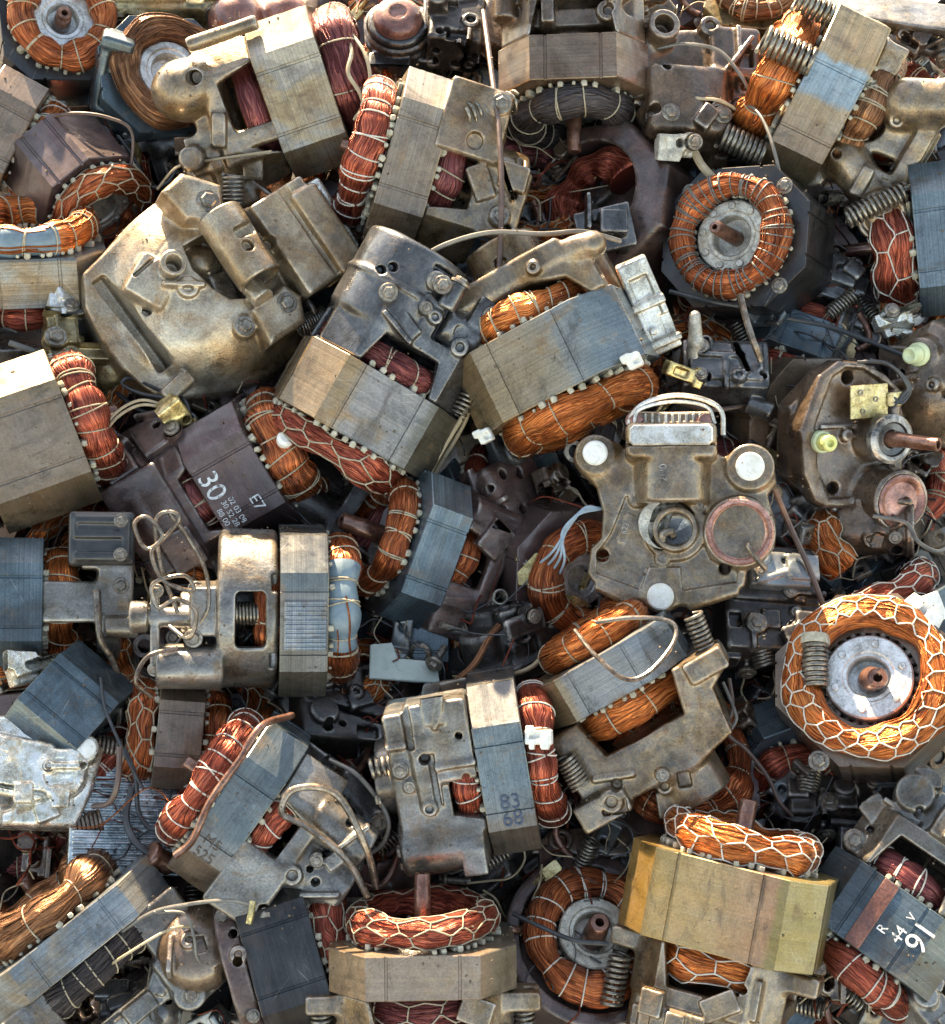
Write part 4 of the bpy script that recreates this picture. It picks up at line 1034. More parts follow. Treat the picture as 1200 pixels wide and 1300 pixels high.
text(mo, ms, '30', (-10, -80.6, -26), 36, 0, 'white ink', M=FRONT)
text(mo, ms, '02 03 08\n30 52 28\n88 00', (30, -80.6, -24), 10, 0, 'white ink', M=FRONT)
text(mo, ms, 'E7', (34, -80.6, 12), 20, 0, 'white ink', M=FRONT)
motor('motor with a round slate end housing and a honeycomb laced red winding below its stack', 462, 518, 12, -120, 2, roll=-10, W=212, D=190, H=88, stack='pack slope', cast='cast slate',
      top=dict(R=84, r=19, b=20, mat='wire red', lace='hex', n=15, liners=34), bot=dict(R=76, r=18, mat='wire wine', lace='band', n=16, liners=28),
      ops=arch(206, 186, 88, 58, .5, 0, None) + [('+', C((36, -20, -204), (36, -20, -92), 72, 9), 8), ('+', C((36, -20, -150), (36, -20, -142), 75, 3), 3), ('+', C((0, 0, -190), (0, 0, -90), 66, 5), 8), ('+', C((-70, -70, -136), (-20, -70, -136), 22, 5), 5), ('+', C((60, -60, -196), (60, -60, -120), 24, 4), 5),
           ('-', C((-42, -120, -136), (-42, -88, -136), 9, 1)), ('+', B(-66, -60, -170, 24, 30, 20, 4), 5), ('+', C((-10, -96, -186), (-10, -96, -150), 12, 3), 3), ('g', '-y', -80, 90, -190, -100, 14, 7)],
      blt=[((-66, -92, -172), (0, -1, 0), 9), ((-10, -96, -186), (0, 0, -1), 9), ((62, -106, -130), (0, -1, 0), 8), ((10, -106, -172), (0, -1, 0), 8)], spr=[((-96, -60, -96), (-96, -60, -48), 10, 2, 8)],
      pip=[([(-84, -60, -120), (-112, -40, -60), (-118, -20, 10), (-112, -40, 60), (-104, -50, 10), (-104, -60, -80)], 3.2, 'cream wire')])
mo, ms = motor('motor with tan and grey stack under a buff frame, white clips beside its orange winding', 706, 462, 42, -64, 8, roll=12, W=232, D=200, H=96, stack='pack big tan', cast='cast tan',
      top=dict(R=82, r=21, b=24, lift=20, mat='wire orange', lace='band', n=10, liners=26, strands=60), bot=dict(R=78, r=18, b=20, mat='wire orange', lace='band', n=22, liners=26),
      ops=[('+', P([(-112, -46), (-92, -46), (-72, -78), (-28, -92), (44, -92), (76, -78), (96, -46), (114, -46), (104, -100), (60, -126), (-60, -126), (-108, -112)], -74, -40, 5, 'y'), 5),
           ('+', P([(-112, -46), (-92, -46), (-72, -78), (76, -78), (96, -46), (114, -46), (104, -100), (60, -126), (-60, -126), (-108, -112)], 40, 74, 5, 'y'), 5),
           ('+', B(0, 0, -114, 84, 78, 14, 6), 8), ('+', K((100, -60, -104), (124, -66, -92), 18), 8), ('+', K((-96, -62, -104), (-118, -66, -98), 17), 8), ('+', C((0, 0, -170), (0, 0, -110), 48, 5), 10), ('g', '-y', -80, 80, -160, -104, 7, 8)])
for (cx, cz) in ((-104, 52), (102, 50)):
    m = MB(); V, F = solid([('+', B(cx, -80, cz, 9, 8, 9, 2)), ('+', B(cx + 7, -84, cz - 6, 6, 6, 5, 1.5), 2), ('+', C((cx - 3, -92, cz + 3), (cx - 3, -80, cz + 3), 3, 1), 1), ('-', B(cx - 4, -92, cz + 2, 4, 8, 3, 1))], 2, 1.6); m.add(V, F); m.build('wire_clip', ['white plastic'], mo, ms, 0)
motor('dark motor with a copper ring leaning out round its long brown shaft', 520, 692, -40, 160, 24, roll=0, W=190, D=180, H=58, stack='stack blue', cast='cast plum',
      top=dict(R=64, r=17, b=18, mat='wire copper', lace='band', n=15, liners=28), bot=dict(R=64, r=17, mat='wire copper', lace='band', n=16), rot=dict(R=44, hole=12, shaft=62, shaft_r=11),
      ops=arch(188, 178, 58, 56, .5, 0, 'stub') + [('+', B(-58, -56, -60, 34, 26, 34, 5), 6), ('+', C((66, -60, -120), (66, -60, -36), 20), 8)])
mo, ms = motor('steel blue motor beside a black junction box, its casting carrying a long thin pipe', -2, 764, 0, 0, 2, W=160, D=160, H=110, stack='stack blue', cast='cast slate',
      top=None, bot=None, ops=None)
cl = Coil(54, 16, 22, 76, seed=5); winding(mo, ms, cl, 'wire orange', 'band', 14, liners=26, lz=58, sgn=1)
casting(mo, ms, [('+', B(0, -20, 92, 26, 56, 40, 5)), ('+', C((0, 0, 120), (0, 0, 150), 78, 6), 8), ('-', C((0, 0, 40), (0, 0, 121), 62, 2)), ('+', B(-10, -60, 142, 52, 20, 22, 5), 6), ('+', C((30, -76, 128), (30, -76, 170), 15), 4), ('+', B(-60, -40, 130, 20, 40, 30, 4), 5)], 'cast grey')
V, F = solid([('+', B(-78, -62, 124, 34, 36, 40, 6)), ('+', B(-78, -90, 124, 28, 12, 34, 4), 4), ('-', B(-70, -104, 118, 8, 6, 30, 2)), ('-', B(-92, -104, 120, 4, 5, 26, 2)), ('+', C((-58, -104, 146), (-58, -90, 146), 8, 2), 2)], 3, 1.8)
m = MB(); m.add(V, F); m.build('junction_box', ['black rubber'], mo, ms, 0)
bolts(mo, ms, [((-58, -104, 146), (0, -1, 0), 6), ((-100, -102, 146), (0, -1, 0), 6), ((-20, -80, 148), (0, -1, 0), 7)])
pipes(mo, ms, [([(-14, -84, 118), (10, -92, 120), (46, -92, 124), (74, -80, 140), (110, -70, 150), (160, -60, 150)], 4.2)])
mo, ms = motor('motor with a ribbed stack, blue taped winding and a window in its cast frame', 383, 772, 10, 0, -2, roll=10, W=202, D=200, H=58, stack='pack ring', cast='cast grey',
      top=dict(R=76, r=20, b=22, lift=18, mat='wire copper', lace='band', n=16, tape=[(.62, .82)], liners=26), bot=dict(R=70, r=17, mat='wire copper', lace='band', n=10),
      ops=[('+', C((0, 0, -104), (0, 0, -31), 100, 8)), ('-', C((0, 0, -92), (0, 0, -20), 84, 3)), ('-', B(-2, -100, -64, 34, 40, 18, 6)), ('-', B(-46, -96, -32, 10, 20, 7, 2)), ('-', B(50, -96, -34, 10, 20, 7, 2)),
           ('+', C((0, -30, -150), (0, -30, -100), 26, 4), 6), ('+', C((66, -40, -178), (66, -40, -96), 28, 5), 6), ('+', C((58, -78, -176), (58, -78, -96), 24, 5), 6), ('+', B(-10, -58, -118, 30, 26, 18, 4), 5),
           ('+', C((0, -62, -186), (0, -62, -100), 13, 3), 3), ('+', C((0, -62, -208), (0, -62, -186), 19, 3), 2), ('+', B(14, -66, -178, 52, 8, 6, 2), 2)],
      blt=[((22, -84, -132), (0, -1, 0), 8), ((-34, -74, -176), (0, -1, 0), 6), ((62, -74, -178), (0, -1, 0), 6), ((-34, -62, -130), (0, -1, 0), 7)], spr=[((-6, -70, -82), (-6, -70, -52), 13, 2, 7)],
      pip=[([(8, -80, -160), (18, -104, -136), (-14, -108, -128), (-30, -108, -150), (-20, -108, -172), (-48, -108, -178), (-58, -108, -142), (-40, -108, -132), (-52, -108, -166), (-84, -104, -180), (-104, -100, -168), (-126, -98, -186), (-116, -98, -200), (-88, -98, -184),
             (-120, -98, -150), (-132, -96, -158), (-120, -94, -176), (-60, -92, -168), (-10, -90, -150)], 2.7),
           ([(-130, -96, -160), (-100, -90, -138), (-60, -86, -118), (-20, -84, -114), (4, -82, -124)], 2.7),
           ([(32, -92, -150), (40, -104, -184), (70, -104, -198), (92, -92, -180)], 2.7)])
m = MB(); prism(m, rect(60, 52, 1), 0, 3.4, .6, M=Matrix.Translation((4, -99, 2)) @ Matrix.Rotation(rad(90), 4, 'X'))
for k in range(11): prism(m, rect(3, 50, .6), 3, 5.4, .6, M=Matrix.Translation((-24 + k * 5.5, -99, 2)) @ Matrix.Rotation(rad(90), 4, 'X'))
m.build('ribbed_clamp', ['stack grey'], mo, ms, 30)
motor('plum octagonal motor with dusty orange winding, half under the crankcase with white discs', 712, 726, -62, -20, 60, W=170, D=170, H=90, c=44, stack='stack plum',
      top=dict(R=54, r=20, b=20, mat='wire copper', lace='band', n=9, strands=60), rot=dict(R=36, hole=16, mat='aluminium', teeth=18))
motor('small blue steel motor with honeycomb winding, sunk below the leaning copper ring motor', 540, 806, -95, 0, 6, W=110, D=110, H=70, stack='stack blue',
      top=dict(R=40, r=15, b=18, mat='wire orange', lace='hex', n=9), rot=dict(R=26, hole=8, shaft=40, shaft_r=8))
motor('motor with orange windings on both sides of its stack and a lugged buff frame', 776, 846, 30, 120, 6, roll=-8, W=190, D=190, H=58, stack='pack lugged', cast='cast tan',
      top=dict(R=58, r=18, b=19, mat='wire orange', lace='band', n=8, strands=70), bot=dict(R=66, r=21, b=22, mat='wire orange', lace='band', n=8, liners=28, strands=70),
      ops=[('+', P([(-104, -32), (-62, -32), (-50, -84), (58, -84), (72, -30), (128, -30), (128, -60), (104, -74), (98, -132), (40, -146), (-60, -146), (-104, -120)], -84, 40, 5, 'y'), 5),
           ('-', C((0, 0, -90), (0, 0, -20), 80, 3)), ('+', B(-84, -60, -136, 34, 40, 18, 5), 8), ('+', C((20, -40, -190), (20, -40, -130), 44, 6), 12), ('+', B(112, -70, -44, 26, 34, 14, 4), 6), ('-', B(-70, -110, -110, 16, 20, 9, 3)), ('g', '-y', -90, 90, -180, -100, 12, 9)],
      spr=[((-92, -98, -58), (-92, -98, -98), 12, 2.2, 8), ((120, -70, -30), (128, -70, 14), 11, 2.2, 8)])
motor('motor facing up with loose orange loops round its pale rotor, under a lugged buff frame', 862, 990, -75, 80, 62, W=190, D=190, H=80, stack='stack plum',
      top=dict(R=70, r=19, b=18, mat='wire copper', lace='band', n=13, strands=80, lump=.2), rot=dict(R=46, hole=22, mat='dull aluminium', teeth=20))
motor('large motor facing up, bright orange ring winding laced in honeycomb round an aluminium rotor', 1106, 874, 36, 100, 74, W=232, D=224, H=90, c=78, stack='stack brown',
      top=dict(R=84, r=21, b=19, lift=10, mat='wire orange', lace='hex', n=22, string='pale string', strands=40), rot=dict(R=54, hole=25, z=54, mat='aluminium', pips=6, shaft=22, shaft_r=13, teeth=30, bend=(12, -8)),
      spr=[((-64, -16, 64), (-64, 46, 66), 15, 3.2, 10)], blt=[((-62, -104, 45), (0, 0, 1), 9)],
      pip=[([(-64, 38, 66), (-64, 50, 66)], 19, 'liner')])

# ================================================================== lower rows
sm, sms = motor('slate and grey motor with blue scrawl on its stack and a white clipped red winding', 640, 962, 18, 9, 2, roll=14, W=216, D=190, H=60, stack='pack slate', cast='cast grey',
      top=dict(R=76, r=17, b=20, mat='wire red', lace='band', n=16, string='pale string'), bot=dict(R=74, r=18, mat='wire red', lace='band', n=18, liners=30, string='pale string'),
      ops=arch(212, 186, 60, 50, .5, 0, None) + [('+', B(-54, -66, -70, 50, 30, 38, 5), 6), ('+', B(0, -40, -110, 96, 50, 26, 6), 6), ('+', C((78, -60, -140), (78, -60, -36), 36, 6), 8), ('+', B(-20, -84, -92, 46, 14, 14, 5), 4), ('-', B(-8, -100, -84, 34, 10, 4, 2)), ('g', '-y', -100, 100, -140, -40, 12, 5),
           ('+', C((0, 0, -160), (0, 0, -100), 48, 5), 8), ('-', B(-76, -100, -106, 26, 16, 5, 2)), ('+', C((-8, -70, -158), (-8, -70, -126), 17, 4), 4)],
      blt=[((8, -70, -156), (0, 0, -1), 8), ((78, -70, -140), (0, 0, -1), 9), ((96, -66, -140), (0, 0, -1), 8)], spr=[((-30, -70, -160), (-30, -70, -130), 11, 3, 4)])
text(sm, sms, '83\n68', (42, -95.6, 2), 26, 90, 'blue ink', M=FRONT, spacing=.8)
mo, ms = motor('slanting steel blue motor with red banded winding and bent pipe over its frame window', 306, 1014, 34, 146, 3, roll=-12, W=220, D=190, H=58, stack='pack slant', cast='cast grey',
      top=dict(R=78, r=19, b=21, lift=20, mat='wire red', lace='band', n=22, liners=32, string='pale string'), bot=dict(R=72, r=18, mat='wire red', lace='band', n=20, liners=26, string='pale string'), rot=dict(R=46, hole=14, shaft=48),
      ops=arch(214, 186, 58, 56, .48, 0, None) + [('+', B(-62, -66, -62, 44, 30, 36, 5), 5), ('+', C((-10, -40, -170), (-10, -40, -84), 46, 6), 8), ('+', C((50, -66, -160), (50, -66, -80), 28, 5), 6), ('+', B(-80, -56, -116, 20, 30, 18, 4), 5), ('g', '-y', -90, 90, -160, -90, 12, 12)],
      pip=[([(20, -70, -196), (60, -100, -150), (92, -108, -84), (70, -112, -40), (38, -110, -44), (40, -106, -80), (34, -100, -140), (10, -96, -190)], 4.5),
           ([(128, -30, 10), (104, -90, 36), (60, -104, 34), (0, -108, 34), (-50, -108, 24), (-78, -104, 30)], 4.5, 'shaft copper')],
      blt=[((-84, -88, -116), (0, -1, 0), 8)])
text(mo, ms, 'M5\n525', (-52, -95.6, 2), 18, -90, 'brown ink', M=FRONT)
motor('small brown motor with an orange honeycomb winding, wedged under the pump with the curled pipes', 224, 932, -45, 176, 4, W=136, D=130, H=56, stack='stack brown',
      top=dict(R=48, r=16, b=20, mat='wire copper', lace='hex', n=11, liners=22), bot=dict(R=48, r=15, b=18, mat='wire copper', lace='band', n=10, liners=22))
mo, ms = motor('blue motor under a bulging casting crusted in white scale, at the heap edge', 55, 968, 34, 100, 80, stack=None, cast='white scale', res=1.9,
      ops=[('+', P([(-90, -50), (-70, -78), (44, -82), (62, -40), (74, 18), (40, 44), (-20, 62), (-90, 60)], -50, 4, 8)), ('+', B(-34, -8, 8, 44, 38, 16, 8, (0, 0, -12)), 6), ('+', C((22, -18, 0), (22, -18, 26), 32, 8), 6), ('-', C((22, -18, 22), (22, -18, 40), 20, 3)),
           ('+', C((50, 14, -10), (50, 14, 22), 19, 5), 6), ('-', B(-40, -34, 22, 46, 2.5, 8, 2, (0, 0, -12))), ('-', B(-84, 40, 10, 16, 20, 14, 4)), ('g', '+z', -80, 50, -70, 50, 10, 4)])
m = stack_mesh(180, 150, 100, 36, 40); m.move(lambda v: xf(v, Matrix.Translation((28, 74, -62)) @ Matrix.Rotation(rad(-40), 4, 'Z') @ Matrix.Rotation(rad(90), 4, 'Y'))); m.build('stator', ['stack blue'], mo, ms, 22)
cl = Coil(52, 18, 22, 0, seed=8); mb = MB(); cl.mesh(mb)
lm = MB(); cl.lacing(lm, 'band', 14)
TM = Matrix.Translation((78, 12, -84)) @ Matrix.Rotation(rad(-40), 4, 'Z') @ Matrix.Rotation(rad(90), 4, 'Y')
wo = mb.move(lambda v: xf(v, TM)).build('winding', ['wire red', 'blue tape'], mo, ms, 0); lm.move(lambda v: xf(v, TM)).build('lacing', ['pale string'], wo, ms, 0)
for p, r in (((36, 56, 14), 24), ((52, 14, 20), 15)):
    m = MB(); lathe(m, [(r, p[2] - 16), (r, p[2]), (r - 3, p[2] + 4), (.01, p[2] + 5)], 30, M=Matrix.Translation((p[0], p[1], 0))); m.build('foot_pad', ['white plastic'], mo, ms, 40)
springs(mo, ms, [((66, 26, -20), (132, 16, -26), 12, 2.6, 12), ((40, -78, -20), (76, -70, -22), 14, 2.8, 7)], 'tube steel')
motor('long grey motor on edge with frayed copper strands spilling from its upper side', 88, 1188, 8, 130, 6, roll=0, W=262, D=200, H=48, stack='stack grey', cast='cast grey',
      top=dict(R=78, r=20, b=25, mat='wire brown', strands=90, lump=.13, lace='band', n=9, liners=30), bot=dict(R=84, r=22, b=22, mat='wire black', lace='band', n=26, strands=80),
      ops=[('+', B(-92, -40, -60, 30, 50, 38, 5)), ('+', B(98, -40, -74, 34, 46, 52, 5)), ('+', B(0, -10, -118, 124, 60, 16, 6), 8), ('+', B(84, -70, -120, 30, 22, 38, 6), 8), ('-', C((92, -110, -70), (92, -60, -70), 10, 1)), ('+', C((0, -50, -150), (0, -50, -110), 34), 10), ('+', C((70, -96, -140), (70, -60, -140), 20, 4), 5), ('g', '-y', -110, 110, -150, -70, 12, 13)],
      blt=[((70, -96, -140), (0, -1, 0), 8)])
motor('blue black motor banded by one bright silver strip, wedged behind a tan stack', 366, 1212, -14, 18, 4, roll=0, W=200, D=190, H=86, stack='stack dark', cast='cast plum',
      top=dict(R=72, r=17, b=22, mat='wire red', lace='hex', n=13, liners=28), ops=[('+', C((0, 0, -72), (0, 0, -44), 98, 5)), ('-', C((0, 0, -100), (0, 0, -30), 80, 3)), ('g', '-y', -90, 90, -64, -46, 6, 14)])
motor('tan motor standing upright in a lugged frame, red honeycomb winding on top', 537, 1214, 36, 91, 15, roll=0, W=232, D=200, H=54, stack='pack upright', cast='cast tan',
      top=dict(R=80, r=17, b=19, lift=22, mat='wire red', lace='hex', n=15, liners=36), bot=dict(R=72, r=19, b=24, lift=24, mat='wire wine', lace='hex', n=14), rot=dict(R=48, hole=14, shaft=70, shaft_r=10),
      ops=arch(228, 196, 54, 66, .62, 1, 'block'), spr=[((-126, -40, -98), (-126, -40, -42), 12, 2.4, 9), ((126, -40, -98), (126, -40, -42), 12, 2.4, 9)])
motor('plum motor facing up with dusty copper ring and buff rotor disc, under a black wire', 750, 1198, -40, 65, 68, W=210, D=210, H=80, c=60, stack=None, cast='cast plum',
      ops=[('+', C((0, 0, -50), (0, 0, 22), 112, 5)), ('-', C((0, 0, 0), (0, 0, 50), 94, 3)), ('+', B(-40, 104, 14, 26, 20, 8, 4), 6), ('+', B(44, 100, 14, 26, 20, 8, 4), 6), ('-', C((-40, 108, 0), (-40, 108, 40), 7, 1)), ('-', C((48, 104, 0), (48, 104, 40), 7, 1))],
      top=dict(R=68, r=20, b=18, lift=-10, mat='wire copper', lace='band', n=16, string='pale string', liners=0), rot=dict(R=46, hole=26, z=40, mat='dull aluminium', shaft=34, shaft_r=13, teeth=28))
motor('mustard yellow motor, the broadest of the heap, with honeycomb laced orange windings above and below', 928, 1142, 44, 77, 8, roll=-10, W=246, D=206, H=108, c=40, stack='pack mustard', cast='cast tan',
      top=dict(R=80, r=20, b=22, lift=22, mat='wire orange', lace='hex', n=16, liners=30, string='pale string'), bot=dict(R=72, r=20, b=22, mat='wire orange', lace='hex', n=13, string='pale string'), rot=dict(R=48, hole=14, shaft=66, shaft_r=11),
      ops=arch(200, 190, 108, 66, .58, 1, 'block'), spr=[((-114, -52, -156), (-114, -52, -92), 13, 2.6, 9)])
mo, ms = motor('steel blue motor stencilled 91 V 44 R in white, a red winding bulging below it', 1116, 1174, 2, 233, 4, roll=0, W=190, D=180, H=92, stack='stack blue', cast='cast grey',
      top=dict(R=70, r=20, b=22, mat='wire red', lace='band', n=14, string='pale string', liners=28), bot=dict(R=66, r=19, mat='wire wine', lace='band', n=16, liners=26, string='pale string'),
      ops=arch(186, 176, 92, 66, .55, 0, 'block'))
text(mo, ms, '91', (-48, -90.6, -11), 38, -90, 'white ink', M=FRONT)
text(mo, ms, '44', (-25, -90.6, 2), 20, -90, 'white ink', M=FRONT)
text(mo, ms, 'V', (-26, -90.6, -24), 14, -90, 'white ink', M=FRONT)
text(mo, ms, 'R', (-6, -90.6, 8), 17, -90, 'white ink', M=FRONT)
m = MB(); prism(m, rect(20, 90, 1), 0, 2, .6, M=Matrix.Translation((14, -90, 0)) @ Matrix.Rotation(rad(90), 4, 'X')); m.build('rust_strip', ['red primer'], mo, ms, 30)
motor('blue steel motor tucked behind the largest ring winding, its own winding in red honeycomb', 1140, 806, -46, 117, 6, W=200, D=180, H=70, stack='stack blue', cast='cast dark',
      top=dict(R=62, r=18, b=20, mat='wire red', lace='hex', n=13, string='pale string'))
# ================================================================== further bodies and loose pieces seen between the motors
def lump(name, label, cat, x, y, h, a, t, ops, mat, roll=0, blt=(), spr=(), pip=(), res=1.9, seed=0, group='castings and scrap pieces among the motors', part='casting'):
    if t > 50: roll += 90 - a
    o, sc = thing(name, label, cat, x, y, h, a, t, roll, group)
    if ops: casting(o, sc, ops, mat, name=part, seed=seed, res=res)
    bolts(o, sc, blt); springs(o, sc, spr); pipes(o, sc, pip)
    return o, sc

o, sc = lump('muffler_dome', 'red primer painted muffler dome with a thin drain pipe, at the heap top', 'muffler', 300, 28, -10, 90, 62,
     [('+', E(0, 0, 0, 36, 36, 38)), ('+', C((0, 0, -40), (0, 0, -6), 37, 3), 4), ('+', E(62, 8, -8, 32, 30, 36), 10), ('+', B(30, 0, -28, 40, 24, 16, 5), 8)], 'red primer', blt=[((4, 26, 28), (0, .6, .8), 8)], pip=[([(2, -8, 40), (0, -26, 36), (-2, -44, 22), (-2, -60, 0)], 3.4, 'shaft copper')])
lump('motor_shell', 'brown rusted box shaped shell with a ragged ochre top, beside the red dome', 'shell', 205, 4, -30, 90, 40,
     [('+', B(0, 0, 0, 76, 50, 36, 8)), ('+', B(-20, 0, 36, 50, 44, 8, 4), 6), ('-', B(20, 0, 40, 26, 24, 8, 3)), ('g', '-y', -70, 70, -30, 30, 8, 2), ('g', '+z', -70, 70, -40, 40, 6, 3)], 'oily tin')
o, sc = lump('compressor', 'grey drum compressor with a brown domed cap and an oily skirt', 'compressor', 505, 42, -4, 88, 48,
     [('+', C((0, 0, -60), (0, 0, 22), 38, 5)), ('+', C((0, 0, -14), (0, 0, -4), 42, 3), 3), ('+', B(34, 20, -30, 30, 30, 28, 6), 8), ('+', C((70, 24, -60), (70, 24, 10), 26, 4), 6), ('g', '-y', -30, 80, -50, 0, 7, 2), ('g', '+z', 20, 90, 0, 46, 5, 5)], 'cast slate')
m = MB(); lathe(m, [(31, 20), (31, 28), (28, 34), (17, 39), (12, 39), (9, 36), (.01, 36)], 36); m.build('cap', ['red primer'], o, sc, 40)
m = MB(); lathe(m, [(41, 6), (43, 8), (43, 12), (40, 14), (38, 12)], 40); m.build('rim', ['tube steel'], o, sc, 40)
lump('cylinder_head', 'small black cylinder head with bright scuffed ports, right of the drum compressor', 'cylinder head', 578, 40, -4, 84, 46,
     [('+', B(0, 0, 0, 34, 40, 30, 5)), ('+', C((-14, 10, 20), (-14, 10, 42), 14, 3), 4), ('+', C((18, -12, 20), (18, -12, 38), 11, 3), 4), ('-', C((18, -12, 30), (18, -12, 50), 6, 1)), ('g', '-y', -30, 30, -24, 24, 8, 6), ('g', '+z', -30, 30, -36, 36, 6, 7)], 'cast dark')
motor('small yellow stained motor with a pale banded winding, beside the rust streaked flange bar', 955, 12, -25, 84, 48, W=120, D=110, H=60, stack='oily tin', top=dict(R=40, r=14, b=14, mat='wire brown', lace='band', n=20, string='string'), rot=dict(R=24, hole=9, mat='brass'))
lump('flange_bar', 'long grey flanged bar streaked with rust along its upper edge', 'bar', 1130, 36, -36, 82, 30,
     [('+', B(0, 0, 0, 92, 24, 20, 4)), ('+', B(4, 0, 22, 96, 30, 5, 2), 4), ('-', B(30, -24, 0, 30, 6, 8, 3)), ('g', '-y', -80, 80, -16, 16, 6, 3)], 'cast grey')
lump('pump_housing', 'tan cast housing with a deep round port at the upper edge of the heap', 'housing', 648, 22, -20, 70, 50,
     [('+', C((0, 0, -40), (0, 0, 20), 42, 6)), ('+', B(-10, -30, 0, 26, 36, 26, 6), 8), ('-', C((0, 0, 6), (0, 0, 40), 22, 2)), ('g', '-y', -36, 36, -30, 14, 7, 3), ('+', C((30, 30, -30), (30, 30, 34), 13, 3), 5)], 'cast brown')
lump('pump_casting', 'sunlit cream casting corner with a dark bolt hole, above the looped wires', 'casting', 820, 30, 14, 70, 60,
     [('+', P([(-40, -50), (24, -40), (40, 20), (10, 60), (-44, 50)], -40, 10, 8)), ('+', C((0, -20, 0), (0, -20, 24), 17, 4), 6), ('-', C((0, -20, 10), (0, -20, 40), 9, 1)), ('+', C((14, 34, 0), (14, 34, 30), 12, 3), 4), ('g', '+z', -36, 30, -40, 50, 6, 3)], 'cast tan')
lump('square_bracket', 'grey dented steel bracket with punched slots, against the plum shell', 'bracket', 768, 292, 26, 62, 66,
     [('+', B(0, 0, 0, 36, 28, 7, 2, (8, -10, 12))), ('+', B(26, 0, -16, 7, 26, 18, 2), 3), ('-', B(-12, 4, 0, 8, 5, 20, 2)), ('-', C((14, -10, -20), (14, -10, 20), 6, 1)), ('g', '+z', -30, 20, -24, 24, 6, 3)], 'cast slate')
o, sc = lump('relay_clip', 'cream coloured relay clip of folded tin lying on the big tan stack', 'clip', 824, 388, 72, 114, 8,
     [('+', B(0, 0, 0, 20, 13, 62, 3)), ('-', B(0, -14, 26, 12, 5, 14, 1)), ('-', B(0, -14, -20, 12, 5, 22, 1)), ('+', B(0, -10, 4, 22, 7, 5, 1.5), 2), ('+', B(0, -10, -48, 23, 8, 5, 1.5), 2), ('-', B(16, -8, -30, 9, 12, 14, 2)), ('+', C((-8, -16, -30), (-8, -8, -30), 5, 1), 1)], 'bright tin', part='clip_body', res=1.5)
lump('terminal_clip', 'small brass terminal clip beside the white toothed cylinder head', 'clip', 868, 474, 40, 160, 30,
     [('+', B(0, 0, 0, 9, 8, 28, 2)), ('-', B(0, -8, 8, 5, 4, 10, 1)), ('+', B(0, -4, -20, 13, 6, 7, 2), 2)], 'brass', part='clip_body', res=1.4)
lump('spring_clip', 'bent cream steel strap under the relay clip', 'strap', 880, 440, 30, 130, 20,
     [('+', K((-20, 0, -24), (6, -4, 4), 9, 9)), ('+', K((6, -4, 4), (26, 0, 30), 9, 7))], 'dull aluminium', part='strap_body', res=1.6)
lump('switch_box', 'dusty grey box casting with a ribbed lid, above the white toothed cylinder head', 'box', 918, 478, -6, 80, 54,
     [('+', B(0, 0, 0, 54, 36, 30, 4)), ('+', B(0, 0, 28, 46, 28, 8, 3), 3), ('g', '+z', -46, 46, -30, 30, 9, 8), ('+', C((30, -40, 0), (60, -54, 0), 12, 3), 5)], 'cast slate')
o, sc = lump('pump_casting', 'domed brown pump casting with a green plug at the right edge', 'casting', 1180, 490, 4, 190, 62,
     [('+', P([(-60, -70), (20, -80), (60, -20), (50, 60), (0, 84), (-60, 50)], -60, 0, 12)), ('+', E(-6, -6, 0, 50, 56, 34), 14), ('+', C((0, 42, -10), (0, 42, 26), 22, 5), 8), ('-', C((-46, -20, 0), (-46, -20, 40), 9, 1)), ('g', '+z', -50, 50, -70, 60, 8, 3)], 'cast brown')
m = MB(); lathe(m, [(15, 20), (15, 32), (13, 35), (11, 35), (10.5, 50), (8, 52), (.01, 48)], 28, M=Matrix.Translation((0, 42, 0))); m.build('plug', ['green plastic'], o, sc, 35)
o, sc = lump('muffler_can', 'brown drum muffler hanging below the motor with the brass plate', 'muffler', 1108, 672, -30, 90, 10,
     [('+', C((-44, 0, 0), (44, 0, 0), 33, 6)), ('+', C((40, 0, 0), (50, 0, 0), 37, 3), 3), ('+', B(0, 0, 30, 22, 20, 12, 4), 8), ('g', '-y', -30, 30, -26, 26, 4, 9)], 'cast brown')
m = MB(); cl = Coil(44, 17, 24, 0, seed=21, u0=.35, u1=.8); cl.mesh(m)
o2, s2_ = thing('loose_winding', 'short stub of orange winding bound with string, between two dark pipes', 'winding', 1072, 700, -42, 40, 20, 0, None)
w = m.build('wire_bundle', ['wire orange', 'blue tape'], o2, s2_, 0); m = MB(); cl.lacing(m, 'hex', 4, 1.2); m.build('lacing', ['string'], w, s2_, 0)
lump('pump_casting', 'black oily box casting with a steel lid, right of the copper muffler lid', 'casting', 972, 772, -24, 60, 58,
     [('+', B(0, 0, 0, 62, 74, 34, 6)), ('+', B(-6, 20, 32, 46, 30, 10, 4), 4), ('+', C((30, -50, 20), (30, -50, 46), 16, 4), 5), ('g', '+z', -56, 56, -66, 66, 12, 4), ('g', '-y', -56, 56, -30, 30, 6, 4)], 'cast dark', spr=[((-10, -86, 10), (-20, -50, 24), 12, 2.4, 9)])
lump('pump_casting', 'small grey block casting with machined ports at the side of the copper muffler lid', 'casting', 986, 730, 8, 60, 60,
     [('+', B(0, 0, 0, 40, 24, 20, 4)), ('g', '+z', -34, 34, -20, 20, 6, 1), ('+', C((20, 0, 10), (20, 0, 26), 10, 2), 3)], 'stack grey')
lump('mounting_plate', 'tan steel plate with one round bolt, in the gap below the stacks', 'plate', 590, 590, -46, 60, 74,
     [('+', P([(-46, -30), (40, -44), (52, 10), (20, 44), (-40, 30)], -6, 2, 2)), ('+', C((4, -14, 0), (4, -14, 5), 16, 2), 2)], 'cast tan', part='plate_body', blt=[((4, -14, 4), (0, 0, 1), 8)])
